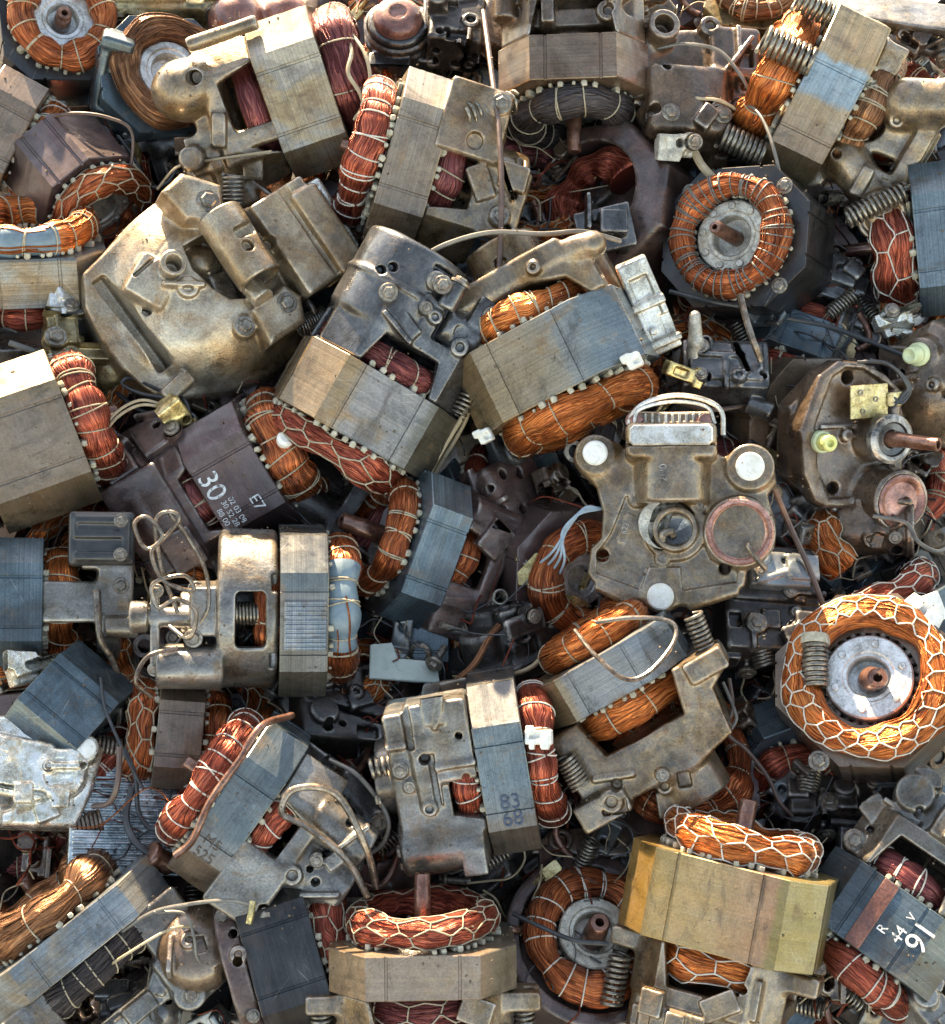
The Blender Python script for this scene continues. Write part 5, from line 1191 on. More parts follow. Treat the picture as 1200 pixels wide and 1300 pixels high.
lump('rubber_boot', 'black rubber cap beside the tan plate', 'cap', 640, 578, -18, 20, 40, [('+', C((0, 0, -18), (0, 0, 18), 14, 4)), ('+', C((0, 0, 14), (0, 0, 24), 18, 4), 3), ('+', B(-10, -6, -6, 22, 8, 8, 3), 4)], 'black rubber', part='cap_body')
lump('insulation_card', 'pale green speckled card lying above the slate casting', 'card', 512, 848, -20, 70, 66, [('+', P([(-44, -16), (46, -20), (44, 8), (-6, 12), (-14, 34), (-42, 30)], -3, 3, 1))], 'pale green card', part='card_body', res=1.5)
lump('plum_housing', 'dark plum gear housing wedged between tan plate and honeycomb winding', 'housing', 640, 650, -70, 30, 40,
     [('+', B(0, 0, 0, 60, 50, 50, 10)), ('+', C((10, -50, 10), (10, -70, 10), 26, 4), 6), ('g', '-y', -56, 56, -46, 46, 12, 5), ('g', '+z', -50, 50, -40, 40, 8, 6)], 'cast plum')
lump('pump_casting', 'black oiled casting with long glossy slots, below the curled pipes', 'casting', 448, 908, -44, 60, 56,
     [('+', B(0, 0, 0, 76, 52, 34, 8)), ('-', B(10, 10, 34, 44, 7, 14, 4, (0, 0, -14))), ('-', B(-4, -16, 34, 40, 5, 14, 4, (0, 0, -14))), ('+', C((-50, -20, 10), (-50, -20, 46), 18, 4), 5), ('g', '+z', -70, 70, -46, 46, 12, 7)], 'cast dark')
lump('discharge_muffler', 'grey drum muffler with a thin looping pipe, right of the slanting blue motor', 'muffler', 446, 1022, 6, 40, 20,
     [('+', C((-40, 0, 0), (36, 0, 0), 34, 7)), ('+', C((30, 0, 0), (44, 0, 0), 26, 4), 3), ('+', B(-50, 0, -10, 20, 28, 24, 5), 6), ('g', '-y', -40, 40, -24, 24, 5, 2)], 'cast slate', blt=[((20, -34, 4), (0, -1, 0), 7)],
     pip=[([(-60, -40, 30), (-20, -52, 50), (40, -48, 44), (62, -40, 10), (50, -42, -30), (30, -40, -34)], 3, 'grey wire')])
o, sc = lump('junction_box', 'dark green enamelled box with worn bright edges, under the fallen relay', 'box', 104, 432, 6, 64, 62,
     [('+', B(0, 0, 0, 46, 36, 22, 4)), ('+', B(-4, 6, 20, 34, 24, 10, 3), 3), ('g', '+z', -40, 40, -30, 30, 8, 2)], 'oily tin', part='box_body')
lump('torn_relay', 'crumpled silver relay lid on the enamelled box', 'relay', 92, 384, 30, 62, 58, [('+', B(0, 0, 0, 34, 20, 10, 3, (6, 10, 0))), ('+', B(-10, 4, 10, 16, 9, 8, 2, (0, 24, 14)), 2), ('-', B(14, -4, 8, 10, 6, 8, 2, (0, 0, 22))), ('g', '+z', -30, 30, -18, 18, 8, 5)], 'aluminium', part='relay_body', res=1.4)
lump('oil_flask', 'glossy amber brown domed can in the shade of the buff crankcase', 'can', 138, 468, -34, 90, 50, [('+', C((0, 0, -30), (0, 0, 12), 30, 6)), ('+', E(0, 0, 10, 26, 26, 20), 6), ('+', C((0, 0, 24), (0, 0, 38), 10, 3), 3), ('+', E(46, 20, -4, 24, 24, 28), 5)], 'oily tin', part='can_body')
lump('pump_casting', 'brown gear casting stepped like stairs, beside the stencilled motor', 'casting', 196, 596, -44, 124, 40,
     [('+', B(0, 0, 0, 56, 44, 44, 4)), ('+', B(26, -10, 30, 26, 30, 30, 3), 4), ('+', B(-34, -20, 20, 20, 24, 36, 3), 4), ('+', C((0, -50, 10), (0, -30, 10), 18, 3), 4), ('g', '-y', -54, 54, -40, 40, 12, 3), ('g', '+z', -50, 50, -40, 40, 6, 3)], 'cast plum')
lump('muffler_dome', 'grey and rust muffler dome below the frayed motor, with a brass edged tag', 'muffler', 252, 1200, 26, 100, 66, [('+', E(0, 0, 0, 58, 60, 44)), ('+', B(40, -20, 0, 26, 10, 30, 2, (0, 0, 30)), 3), ('+', C((-60, 30, -20), (-60, 30, 20), 22, 4), 6), ('g', '+z', -50, 40, -50, 50, 5, 9)], 'cast brown')
lump('muffler_dome', 'small pale green muffler dome at the bottom edge', 'muffler', 196, 1280, 0, 90, 64, [('+', E(0, 0, 0, 34, 34, 30)), ('+', C((0, 0, -30), (0, 0, 0), 35, 4), 4), ('+', B(-44, 10, -10, 24, 24, 20, 5), 6), ('g', '+z', -60, 30, -30, 30, 4, 3)], 'cast slate', pip=[([(10, 30, 20), (2, 52, 24), (-6, 40, 34), (-8, 0, 40), (0, -30, 30)], 2.6, 'grey wire')])
motor('brown motor with a short copper winding, above the rust plum motor at the heap edge', 4, 168, -10, -30, 6, W=150, D=140, H=60, stack='stack brown', top=dict(R=52, r=16, b=20, mat='wire orange', lace='band', n=18, liners=24, string='pale string'))
lump('oily_sleeve', 'tall glossy blue black sleeve leaning against the bare brown winding', 'sleeve', 142, 94, 26, 74, 20, [('+', B(0, 0, 0, 18, 22, 52, 9)), ('-', B(0, -22, 0, 8, 6, 38, 4)), ('+', B(0, -10, 46, 20, 16, 8, 4), 3)], 'stack blue', part='sleeve_body')
lump('pump_casting', 'rough brown casting under the thin cream wire, above the buff crankcase', 'casting', 300, 204, -26, 80, 60, [('+', P([(-70, -30), (20, -44), (70, -20), (66, 30), (-10, 46), (-60, 30)], -30, 12, 8)), ('+', C((-20, 4, 8), (-20, 4, 24), 17, 3), 5), ('g', '+z', -60, 60, -36, 36, 9, 5)], 'cast brown')
lump('cable_clamp', 'white scaly steel bar jammed beside the tan motor with the red banded winding', 'bar', 424, 282, 20, 122, 6, [('+', B(0, 0, 0, 14, 10, 58, 4)), ('-', B(0, -10, 30, 6, 4, 12, 2)), ('+', B(-4, -6, -50, 16, 9, 10, 3), 3)], 'white scale', part='bar_body')
lump('finned_plate', 'pale blue ribbed plate lying flat under the cable with the brown cap', 'plate', 160, 1030, -16, 60, 70, [('+', B(0, 0, 0, 70, 84, 6, 2))] + [('+', B(0, -78 + 7 * i, 7, 66, 1.8, 2.4, .8), .8) for i in range(23)], 'blue foil', part='plate_body', res=1.6)
lump('pump_casting', 'dull grey cover plate with a chamfered lug, right of the mustard motor', 'casting', 1120, 1064, -22, 54, 62, [('+', P([(-60, -40), (40, -56), (72, 0), (40, 40), (-50, 44)], -24, 6, 5)), ('-', C((-36, 20, 0), (-36, 20, 20), 8, 1)), ('+', B(50, 30, 8, 24, 18, 16, 4), 5), ('g', '+z', -50, 60, -40, 36, 7, 3)], 'cast slate')
lump('pump_casting', 'black casting with oily knobs and a coil spring, under the largest ring winding', 'casting', 1060, 1022, -40, 80, 55, [('+', B(20, 0, 0, 80, 30, 26, 6)), ('+', C((60, -6, 10), (60, -6, 46), 20, 5), 6), ('+', C((10, 4, 10), (10, 4, 40), 14, 4), 6), ('g', '+z', -50, 90, -26, 26, 9, 4), ('g', '-y', -50, 90, -20, 20, 6, 4)], 'cast dark', spr=[((-38, 0, 20), (-30, 44, 30), 15, 2.8, 10)])
lump('coupling_plate', 'dark bearing plate with two round eyelets, above the dusty copper ring', 'plate', 738, 1074, -50, 90, 72, [('+', P([(-64, -10), (60, -14), (70, 14), (30, 26), (-40, 20)], -5, 3, 2)), ('+', C((-26, 6, 0), (-26, 6, 8), 15, 2), 3), ('+', C((30, 10, 0), (30, 10, 8), 17, 2), 3), ('-', C((-26, 6, 0), (-26, 6, 20), 8, 1)), ('-', C((30, 10, 0), (30, 10, 20), 9, 1))], 'cast brown', part='plate_body')
lump('pump_casting', 'tan casting with a slotted lug, below the steel blue 91 motor', 'casting', 1176, 1276, 6, 40, 50, [('+', B(0, 0, 0, 44, 40, 30, 6)), ('+', C((-10, -20, 20), (-10, -20, 40), 18, 4), 6), ('-', B(10, 14, 26, 20, 6, 10, 3)), ('g', '+z', -40, 40, -36, 36, 7, 3)], 'cast grey')
lump('lead_box', 'silver crushed connector shell among scraps of white insulation, at the left edge', 'connector', 44, 852, 30, 30, 60, [('+', B(0, 0, 0, 36, 14, 10, 4, (0, 0, 16))), ('+', B(-16, 12, 4, 16, 10, 8, 3), 3), ('g', '+z', -30, 30, -12, 12, 7, 3)], 'white scale', part='shell', res=1.5)
lump('crimp', 'crushed grey crimp on the thick cream lead', 'crimp', 856, 188, 64, 176, 20, [('+', B(0, 0, 0, 11, 9, 24, 3)), ('+', B(4, -6, -8, 12, 8, 10, 3, (0, 20, 0)), 2), ('g', '-y', -10, 10, -20, 20, 5, 3)], 'dull aluminium', part='crimp_body', res=1.3)
lump('brass_connector', 'shiny brass connector block on the pair of cream leads', 'connector', 226, 530, 20, 128, 30, [('+', B(0, 0, 0, 13, 10, 30, 2.5)), ('-', B(0, -11, 10, 6, 4, 12, 1)), ('+', B(2, -6, -24, 15, 10, 8, 2), 2), ('-', C((0, -20, -10), (0, -4, -10), 4, 1)), ('g', '-y', -10, 10, -26, 26, 4, 3)], 'brass', part='connector_body', res=1.3)
o, sc = lump('wire_nut', 'round white wire cap on the tip of the stencilled motor winding', 'cap', 362, 558, 66, 60, 50, None, None)
m = MB(); lathe(m, [(.01, 6), (8, 5), (11, 1), (10, -5), (6, -12), (.01, -12)], 22); m.build('cap_body', ['white plastic'], o, sc, 40)
o, sc = thing('terminal_plate', 'square tan terminal plate with three rivets, hung on blue leads', 'terminal plate', 680, 722, 10, 60, 78, 35, None)
m = MB(); prism(m, rect(48, 40, 2), -2, 2, .6); tb = m.build('plate_body', ['brass'], o, sc, 30)
m = MB()
for dx, dy in ((-14, 10), (6, -10), (12, 8)): lathe(m, [(4, 1), (4, 3.4), (2, 3.4), (1.8, 1)], 14, M=Matrix.Translation((dx, dy, 0)))
m.build('rivet', ['bolt steel'], tb, sc, 35)
o, sc = lump('white_clip', 'white nylon clip holding the red winding of the slate motor', 'clip', 684, 936, 112, 0, 10, [('+', B(0, 0, 0, 9, 8, 17, 2)), ('+', B(6, -5, 9, 9, 7, 5, 2), 2), ('-', B(-2, -8, -4, 4, 5, 7, 1)), ('+', B(-9, -3, -11, 6, 6, 5, 1.5), 2), ('+', B(9, -4, -8, 6, 5, 3, 1), 1)], 'white plastic', part='clip_body', res=1.4)
o, sc = lump('rubber_boot', 'brown rubber cap on the end of a dark cable', 'cap', 204, 1092, 18, 150, 30, [('+', C((0, 0, -18), (0, 0, 14), 14, 4)), ('+', C((0, 0, 10), (0, 0, 20), 17, 4), 3)], 'shaft copper', part='cap_body')
lump('torn_paper', 'scrap of white torn insulation paper on the corner of the blue motor', 'paper', 1172, 776, 92, 40, 60, [('+', B(0, 0, 0, 26, 18, 3, 1.5, (10, -14, 20))), ('+', B(-14, 8, 6, 14, 10, 2.6, 1, (-20, 10, 40)), 2), ('+', B(10, -12, 5, 12, 8, 2.6, 1, (14, 22, -20)), 2)], 'white plastic', part='sheet', res=1.3)
lump('crumpled_foil', 'crumpled white and red foil scrap under the spring motor', 'foil', 1136, 412, 4, 60, 60, [('+', B(0, 0, 0, 20, 13, 5, 2, (16, 10, 30))), ('+', B(6, 8, 6, 13, 8, 5, 2, (-24, 10, 10)), 2), ('g', '+z', -18, 18, -12, 12, 6, 3)], 'white scale', part='sheet', res=1.2)

# ------------------------------------------------------------------ loose wires, leads and rods
def wire(label, pts, r, mat, name='wire', cat='wire', hole=0, k=9):
    P0 = [spot(*p) for p in pts]
    base = P0[0][0]; sc = P0[0][1]
    pts3 = catmull([tuple(p[0] - base) for p in P0], k)
    m = MB(); tube(m, pts3, r * .76 * sc, 8, hole=hole)
    o = m.build(name, [mat], None, 1.0, 40); o.location = base
    o['label'] = label; o['category'] = cat; o['group'] = 'loose wires, leads and rods'
    return o
wire('thin brown rod standing up past the sunlit tan motor', [(614, 14, 110), (624, 90, 140), (633, 160, 156), (637, 240, 150), (634, 345, 120)], 4.4, 'brown wire', 'rod', 'rod')
wire('grey wire arching from the slate casting up to the square bracket', [(510, 356, 110), (535, 328, 136), (572, 308, 146), (625, 295, 150), (690, 297, 150), (740, 294, 140), (788, 306, 110)], 4, 'grey wire')
wire('pale thin wire lying across the brown casting above the buff crankcase', [(200, 240, 20), (225, 212, 54), (262, 204, 60), (345, 192, 76)], 2.2, 'cream wire')
wire('brown looped wire arching over the dark gap at upper left', [(64, 206, 20), (44, 186, 30), (52, 156, 44), (92, 144, 60), (140, 150, 60), (168, 170, 50), (164, 230, 10)], 2.8, 'brown wire')
wire('black wire hanging in the gap under the bare brown winding', [(150, 172, 20), (170, 200, 0), (190, 236, -10), (212, 232, 0), (224, 216, 10)], 2.6, 'black wire')
wire('curved grey wire from the pump casting up to the springs', [(832, 62, 60), (870, 56, 74), (912, 64, 80), (938, 92, 80), (950, 112, 72), (962, 130, 50)], 3, 'grey wire')
wire('short buff wire with a bare copper tip', [(862, 112, 62), (882, 124, 70), (915, 128, 72), (945, 146, 50)], 2.8, 'cream wire')
wire('grey wire bowed down in front of the tan and blue stack', [(946, 132, 70), (962, 142, 92), (975, 166, 100), (984, 195, 100), (992, 230, 84)], 3, 'grey wire')
wire('thick cream lead curving under the lower coil spring', [(880, 190, 60), (894, 214, 60), (918, 234, 60), (956, 244, 50)], 7, 'cream wire', 'lead', 'lead')
wire('bent steel rod reaching down from the ring winding with the stamped rotor', [(940, 374, 70), (946, 400, 66), (956, 432, 60), (966, 458, 40)], 6, 'tube steel', 'rod', 'rod', .5)
wire('black cable along the foot of the hexagonal motor', [(850, 370, 10), (900, 382, 20), (948, 390, 20)], 4, 'black wire', 'cable', 'cable')
wire('black cable sagging from the hexagonal motor to the domed casting', [(1000, 404, 6), (1050, 414, 10), (1105, 434, 10), (1150, 452, 20)], 4, 'black wire', 'cable', 'cable')
for k, lab in enumerate(('upper of two cream leads bowed towards the brass connector', 'lower of two cream leads bowed towards the brass connector')):
    wire(lab, [(98, 566 + 6 * k, 50), (124, 552 + 7 * k, 50), (150, 522 + 7 * k, 50), (180, 508 + 6 * k, 44), (214, 516 + 3 * k, 34)], 2.6, 'cream wire')
wire('black looped lead over the brass connector', [(218, 506, 34), (180, 500, 30), (156, 488, 20), (166, 480, 20), (200, 494, 20), (234, 508, 24), (244, 540, 20)], 3.2, 'black wire', 'lead', 'lead')
wire('dark cable rings lying below the enamelled box', [(150, 500, -30), (176, 520, -20), (200, 530, -26), (214, 556, -40)], 4, 'black wire', 'cable', 'cable')
for k, lab in enumerate(('outermost blue lead of the terminal plate', 'second blue lead of the terminal plate', 'third blue lead of the terminal plate', 'innermost blue lead of the terminal plate')):
    wire(lab, [(764, 646, 70), (744 - 3 * k, 644 + 3 * k, 80), (718 - 4 * k + 8, 664 + 4 * k, 74), (702 + 5 * k, 700 + 3 * k, 60), (684 + 9 * k, 716 + 4 * k, 24)], 2.3, 'blue wire', 'lead', 'lead')
wire('straight dark brown rod sloping beside the copper muffler lid', [(984, 622, 44), (1004, 670, 44), (1026, 718, 34), (1048, 776, 20)], 5, 'brown wire', 'rod', 'rod')
wire('grey lead hooked at the right edge below the muffler can', [(1108, 655, 20), (1150, 664, 24), (1166, 688, 24), (1190, 700, 20), (1210, 690, 10)], 3.6, 'grey wire', 'lead', 'lead')
wire('bent brown tube looped across the orange windings of the lugged motor', [(730, 800, 120), (756, 832, 142), (794, 862, 148), (826, 852, 146), (856, 814, 138), (852, 790, 134), (806, 784, 136), (756, 790, 132)], 4, 'tube steel', 'tube', 'tube')
wire('rust red cable hanging from the lugged motor into the dark gap', [(926, 862, 30), (930, 895, 40), (924, 930, 30), (948, 952, 20), (974, 985, 10), (990, 1018, 0), (1006, 1036, -10)], 3.6, 'brown wire', 'cable', 'cable')
wire('hooked grey wire end over the loose orange loops', [(918, 866, 50), (932, 900, 50), (934, 916, 46), (918, 934, 40), (880, 948, 30)], 3, 'grey wire')
wire('black cable bending down to the brown rubber cap', [(168, 1000, 20), (160, 1036, 24), (170, 1066, 30), (192, 1086, 26)], 6, 'black wire', 'cable', 'cable')
wire('black cable looping round the ribbed plate', [(158, 950, 40), (172, 986, 30), (176, 1030, 14), (192, 1052, 10), (214, 1046, 6)], 4, 'black wire', 'cable', 'cable')
wire('brown cable dropping beside the spring of the scaled casting', [(152, 948, 60), (150, 990, 54), (140, 1018, 40), (118, 1024, 30)], 5, 'brown wire', 'cable', 'cable')
wire('black lead crossing the small honeycomb motor', [(128, 860, 50), (134, 900, 50), (160, 960, 44), (182, 1002, 30)], 2.8, 'black wire', 'lead', 'lead')
wire('long pale grey wire arched over the frayed motor to a brass tip', [(122, 1240, 30), (142, 1196, 60), (190, 1160, 80), (240, 1148, 100), (290, 1143, 108), (320, 1148, 100)], 3.2, 'grey wire')
wire('thin grey wire bent down to the brass edged tag', [(196, 1158, 84), (234, 1160, 84), (246, 1188, 80), (250, 1215, 70), (262, 1230, 54)], 2.6, 'grey wire')
wire('straight rusty cream wire across the burnt winding', [(130, 1232, 70), (160, 1212, 84), (215, 1180, 80), (248, 1176, 60)], 2.4, 'cream wire')
wire('black wire running across the dusty copper ring to the mustard motor', [(652, 1160, 10), (690, 1178, 30), (730, 1194, 44), (772, 1198, 44)], 4, 'black wire')
wire('brass terminal tip on the arched grey wire', [(321, 1144, 100), (319, 1158, 100), (316, 1172, 96)], 6, 'brass', 'terminal_tip', 'terminal', .5)
wire('brown rod lying in the gap under the grey box casting', [(840, 504, -10), (900, 520, -6), (960, 512, -10)], 4, 'brown wire', 'rod', 'rod')
wire('loose orange strand curling out below the scaled casting', [(90, 1050, 30), (130, 1046, 30), (190, 1000, 46), (230, 1040, 50), (270, 1108, 40)], 1.1, 'wire orange', 'strand', 'strand')
wire('bundle of twisted grey strands spilling into the central gap', [(560, 880, 0), (600, 846, 10), (620, 812, 6), (634, 794, 0)], 6, 'wire brown', 'strand', 'strand')
wire('pale stripped wire crossing the central gap', [(648, 858, 10), (676, 846, 20), (700, 822, 20)], 4, 'cream wire')
wire('thin black wire looped against the mustard motor corner', [(770, 1036, 0), (800, 1052, 10), (802, 1078, 10), (776, 1090, 4)], 2, 'black wire')
wire('cream wire twisted among the torn wine red windings', [(428, 22, 120), (446, 62, 140), (442, 92, 140), (458, 120, 132), (466, 150, 110)], 3.4, 'cream wire')
wire('second cream wire drooping from the torn wine red windings', [(440, 34, 130), (462, 66, 140), (470, 100, 134), (462, 132, 120), (450, 152, 100)], 3, 'cream wire')
# ================================================================== motors deeper in the heap, most with gap shade put into their colour
def copy_tree(o, parent=None):
    c = o.copy(); COL.objects.link(c)
    if parent: c.parent = parent; c.matrix_parent_inverse = o.matrix_parent_inverse.copy()
    for ch in [k for k in o.children]: copy_tree(ch, c)
    return c
GD = 'dark motors deep in the gaps of the heap'
protos = []
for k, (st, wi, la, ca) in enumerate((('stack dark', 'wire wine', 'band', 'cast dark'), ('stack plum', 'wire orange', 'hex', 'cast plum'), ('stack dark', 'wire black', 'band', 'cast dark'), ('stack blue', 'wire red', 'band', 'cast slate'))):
    lab = ('motor coloured shade dark, with a maroon winding, sunk deep between the upper motors', 'dull plum motor with a laced copper winding, sunk deep between the upper motors',
           'greasy motor coloured shade black, with a burnt winding, sunk deep between the upper motors', 'dim slate motor with a red winding, sunk deep between the upper motors')[k]
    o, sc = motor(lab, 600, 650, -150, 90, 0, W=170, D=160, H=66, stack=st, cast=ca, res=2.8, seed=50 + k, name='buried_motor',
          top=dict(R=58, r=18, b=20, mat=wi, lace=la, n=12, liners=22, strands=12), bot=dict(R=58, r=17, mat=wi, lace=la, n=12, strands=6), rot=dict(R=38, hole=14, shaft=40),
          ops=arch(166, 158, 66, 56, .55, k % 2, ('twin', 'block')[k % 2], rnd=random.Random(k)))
    o['group'] = GD + ', ' + ('maroon', 'copper', 'burnt', 'red')[k]
    protos.append(o)
rf = random.Random(11)
first = [True] * 4
KEEP = {17, 20, 23, 26, 29, 30, 33, 34, 38, 40, 42, 44, 45, 46, 47, 50, 52, 53, 56, 57, 58, 61, 62, 63, 68, 69, 70, 73, 74, 75, 77, 78, 79, 80, 82, 83, 85, 86, 87, 89, 90, 91, 93, 94, 98, 99, 100, 101, 102, 104, 106, 109, 110, 111, 112, 114, 116, 117, 118, 120, 121, 122, 124, 125, 127, 128, 129, 130, 132, 133, 134, 137, 138, 139, 141, 145, 146, 147, 153, 154, 158}      # spots where a buried motor shows
num = -1
for gy in range(-80, 1420, 112):
    for gx in range(-60, 1300, 118):
        x, y = gx + rf.uniform(-36, 36), gy + rf.uniform(-36, 36); k = rf.randrange(4)
        a, t, r = rf.uniform(0, 360), rf.uniform(-25, 70), rf.uniform(0, 360)
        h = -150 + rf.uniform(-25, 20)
        num += 1
        if KEEP and num not in KEEP: continue
        o = protos[k] if first[k] else copy_tree(protos[k])

        first[k] = False
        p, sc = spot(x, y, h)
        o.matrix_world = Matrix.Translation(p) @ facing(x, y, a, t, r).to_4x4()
# a few of them lie higher, where the gaps between the upper motors are wide
for x, y, h, k, a, t, r, s in ((612, 640, -96, 3, 40, 30, 10, .8), (562, 772, -120, 1, 200, 20, 60, .72), (470, 886, -92, 1, 120, 34, 0, .72), (984, 968, -92, 3, 300, 40, 30, .8), (934, 716, -90, 1, 20, 30, 200, .7),
        (176, 640, -86, 3, 230, 10, 0, .75), (150, 500, -96, 1, 160, 40, 90, .7), (1010, 452, -92, 3, 250, 30, 0, .8), (1140, 392, -96, 1, 10, 50, 0, .7), (60, 652, -90, 1, 310, 30, 0, .7),
        (640, 810, -110, 3, 60, 60, 0, .75), (424, 1094, -80, 1, 180, 20, 30, .75), (560, 320, -80, 3, 200, 30, 10, .75), (690, 300, -96, 1, 100, 40, 0, .7), (1020, 850, -100, 1, 160, 30, 0, .7)):
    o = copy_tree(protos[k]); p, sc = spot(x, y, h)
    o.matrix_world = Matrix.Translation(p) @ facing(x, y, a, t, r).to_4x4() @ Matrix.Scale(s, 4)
# ------------------------------------------------------------------ small scrap that slid down into the gaps
def small_scrap():
    def one(name, label, cat, fn):
        o = bpy.data.objects.new(name, None); COL.objects.link(o); o['label'] = label; o['category'] = cat; o['group'] = 'small scrap in the gaps: ' + cat + 's'
        fn(o); return o
    U = UPX
    def spring(o): m = MB(); helix(m, (0, 0, -22), (0, 0, 22), 9, 1.9, 9); m.build('coil', ['spring steel'], o, U, 0)
    def screw(o):
        m = MB(); bolt(m, (0, 0, 8), (0, 0, 1), 8, 7); m.build('bolt_head', ['bolt steel'], o, U, 30)
        m = MB(); tube(m, [(0, 0, 8), (0, 0, -24)], 4.2, 10); helix(m, (0, 0, -22), (0, 0, 4), 4.2, .7, 12); m.build('bolt_shank', ['bolt steel'], o, U, 30)
    def ring(o): m = MB(); lathe(m, [(9, -2), (15, -2), (16, -1), (16, 1), (15, 2), (9, 2)], 24, closed=True); m.build('washer_ring', ['tube steel'], o, U, 30)
    def lug(o):
        V, F = solid([('+', B(0, 0, 0, 24, 12, 4, 1.5)), ('+', B(20, 0, 12, 4, 12, 16, 1.5), 2), ('-', C((-10, 0, -9), (-10, 0, 9), 5, 1)), ('-', C((10, 0, 16), (30, 0, 16), 5, 1))], 3, 1.5); m = MB(); m.add(V, F); m.build('bracket_body', ['stack grey'], o, U, 0)
    def stub(o): m = MB(); tube(m, catmull([(-28, 0, 0), (-10, 3, 0), (8, 0, 4), (18, -10, 8), (20, -26, 8)], 6), 4.4, 10, hole=.6); m.build('tube_body', ['shaft copper'], o, U, 40)
    def block(o):
        V, F = solid([('+', B(0, 0, 0, 22, 16, 12, 3)), ('+', C((-8, 0, 8), (-8, 0, 20), 8, 2), 3), ('-', C((-8, 0, 10), (-8, 0, 30), 4, 1)), ('g', '+z', -18, 18, -12, 12, 4, 2), ('g', '-y', -18, 18, -8, 8, 3, 3)], 3, 1.5); m = MB(); m.add(V, F); m.build('valve_body', ['cast brown'], o, U, 0)
    def tag(o): m = MB(); prism(m, rect(26, 15, 2), -1, 1, .4); tube(m, [(10, 0, 0), (28, 0, 0)], [5, 3], 8); m.build('terminal_body', ['brass'], o, U, 30)
    kinds = [one('loose_spring', 'small loose coil spring fallen into a gap', 'spring', spring), one('loose_bolt', 'rusty hexagon headed bolt fallen into a gap', 'bolt', screw), one('loose_washer', 'rusty washer ring fallen into a gap', 'washer', ring),
             one('bent_bracket', 'small angled steel bracket fallen into a gap', 'bracket', lug), one('tube_stub', 'short bent copper tube stub fallen into a gap', 'tube', stub), one('valve_block', 'small brown valve block fallen into a gap', 'valve', block), one('brass_terminal', 'small brass terminal fallen into a gap', 'terminal', tag)]
    rn = random.Random(5); dg = bpy.context.evaluated_depsgraph_get(); dg.update(); spots = []
    tries = 0
    while len(spots) < 84 and tries < 6000:
        tries += 1
        x, y = rn.uniform(5, 1195), rn.uniform(5, 1295)
        d = ray(x, y).normalized(); ok, loc, nor, *_ = S.ray_cast(dg, EYE, d)
        if not ok or nor.z < .15: continue
        dep = (loc - CENTRE).dot(NRM) / UPX
        if dep > -25 or any((loc - q[0]).length < 30 * UPX for q in spots): continue
        spots.append((loc, nor))
    for i, (loc, nor) in enumerate(spots):
        k = rn.randrange(7) if i >= 7 else i
        o = kinds[k] if i < 7 else copy_tree(kinds[k])
        M = place(loc, nor, rn.uniform(0, 360)); T = Matrix.Rotation(rn.uniform(-.3, .3), 4, 'Y')
        if k in (0, 1): T = Matrix.Rotation(rad(rn.uniform(70, 100)), 4, 'Y')
        o.matrix_world = M @ Matrix.Translation((0, 0, (9 if k in (0, 1) else 4 if k in (2, 6) else 7 if k != 5 else 11) * UPX)) @ T
small_scrap()
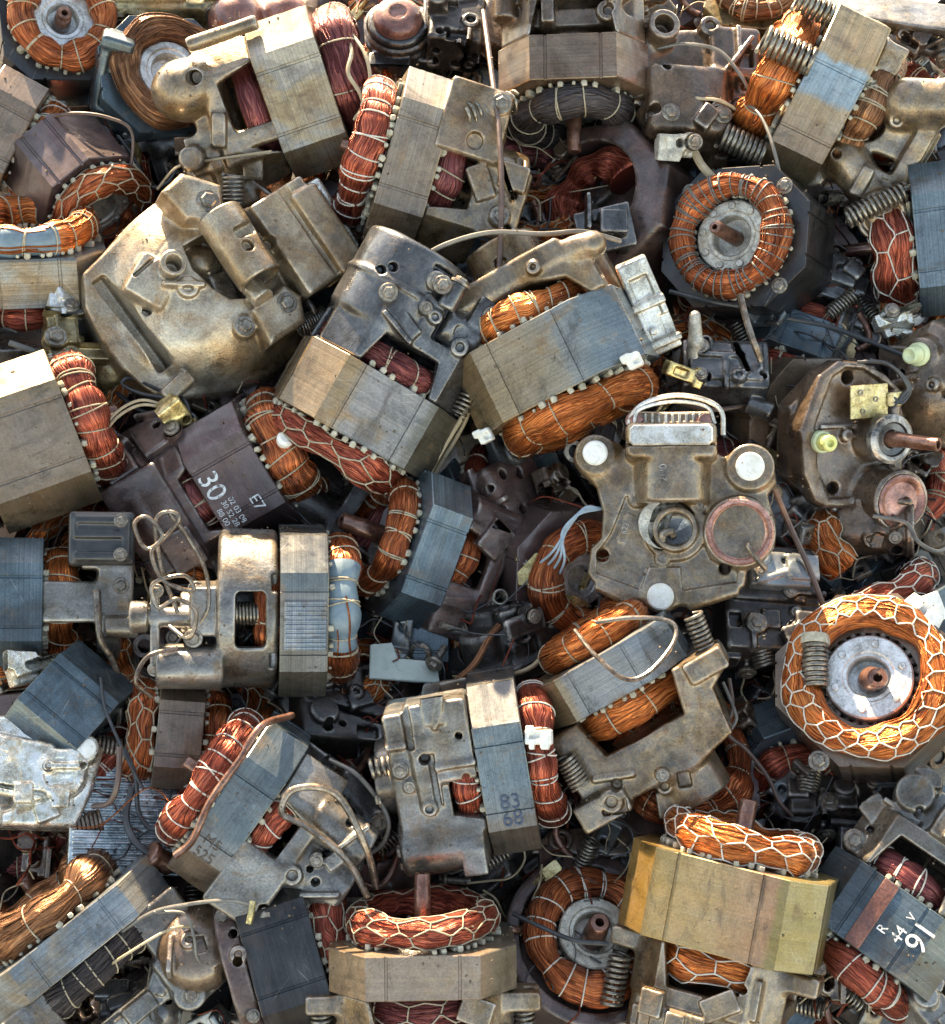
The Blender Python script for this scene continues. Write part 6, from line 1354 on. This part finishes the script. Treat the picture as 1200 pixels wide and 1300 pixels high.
# ------------------------------------------------------------------ litter lying on and between the motors: wire snippets, flakes and crumbs
def litter():
    dg = bpy.context.evaluated_depsgraph_get(); dg.update()
    rn = random.Random(77); bits = {'snip': MB(), 'dark': MB(), 'flake': MB(), 'pale': MB()}
    cnt = 0
    while cnt < 2200:
        x, y = rn.uniform(-30, 1230), rn.uniform(-30, 1330)
        p, sc = spot(x, y, 190)
        ok, loc, nor, *_ = S.ray_cast(dg, p, Vector((rn.uniform(-.1, .1), rn.uniform(-.25, .1), -1)).normalized())
        if not ok: cnt += 1; continue
        low = (loc - p).dot(NRM) < -215 * sc
        if nor.z < .4: cnt += 1; continue
        cnt += 1
        M = place(loc, nor, rn.uniform(0, 360)); kind = rn.choice(('snip', 'dark', 'dark', 'flake')) if low else 'flake'
        if not low and kind == 'flake' and rn.random() < .65: continue
        if kind == 'flake':
            for _ in range(rn.randint(1, 3)):
                r = rn.uniform(.5, 1.9) * sc; o = Vector((rn.uniform(-16, 16) * sc, rn.uniform(-16, 16) * sc, r * .3))
                n = rn.randint(4, 6); prism(bits[kind], [(r * rn.uniform(.6, 1.3) * math.cos(2 * math.pi * k / n), r * rn.uniform(.6, 1.3) * math.sin(2 * math.pi * k / n)) for k in range(n)], -r * .4, r * .5, r * .15, M=M @ Matrix.Translation(o) @ Matrix.Rotation(rn.uniform(-.5, .5), 4, 'X'))
        else:
            L = rn.uniform(10, 42) * sc if not low or rn.random() < .5 else rn.uniform(50, 130) * sc; b = rn.uniform(-.5, .5) * L; z = 1.2 * sc
            pts = [(-L / 2, 0, z), (-L * .15, b * .6, z + rn.uniform(0, .12) * L), (L * .2, b, z + rn.uniform(0, .15) * L), (L / 2, b * rn.uniform(-.5, 1), z)]
            tube(bits[kind], xf(catmull(pts, 5), M), rn.uniform(.6, 1.6) * sc, 5)
    # longer thin leads tangled down in the gaps
    n = 0; tries = 0
    while n < 190 and tries < 9000:
        tries += 1
        x, y = rn.uniform(0, 1200), rn.uniform(0, 1300)
        ok, loc, nor, *_ = S.ray_cast(dg, EYE, ray(x, y).normalized())
        if not ok or (loc - CENTRE).dot(NRM) / UPX > -30: continue
        n += 1; L = rn.uniform(26, 80); a = rn.uniform(0, 6.3); base = (loc - CENTRE).dot(NRM) / UPX
        pts = []
        for i in range(rn.randint(4, 6)):
            pts.append(tuple(spot(x, y, base + rn.uniform(3, 26))[0])); a += rn.uniform(-1.1, 1.1); x += L * .4 * math.cos(a); y += L * .4 * math.sin(a)
        tube(bits[rn.choice(('snip', 'dark', 'dark', 'pale'))], catmull(pts, 7), rn.uniform(.7, 1.7) * UPX, 6)
    for k, (mat, nm) in {'snip': ('wire red', 'copper_debris'), 'dark': ('black wire', 'dark_debris'), 'flake': ('crumb', 'rust_crumbs'), 'pale': ('cream wire', 'lead_debris')}.items():
        o = bits[k].build(nm, [mat], None, 1, 0); o['kind'] = 'stuff'
        o['label'] = {'snip': 'snippets of copper wire strewn over the motors', 'dark': 'snippets of black wire strewn over the motors', 'pale': 'thin pale leads tangled in the gaps of the heap', 'flake': 'crumbs of rust and dirt strewn over the motors'}[k]
        o['category'] = 'debris'
litter()
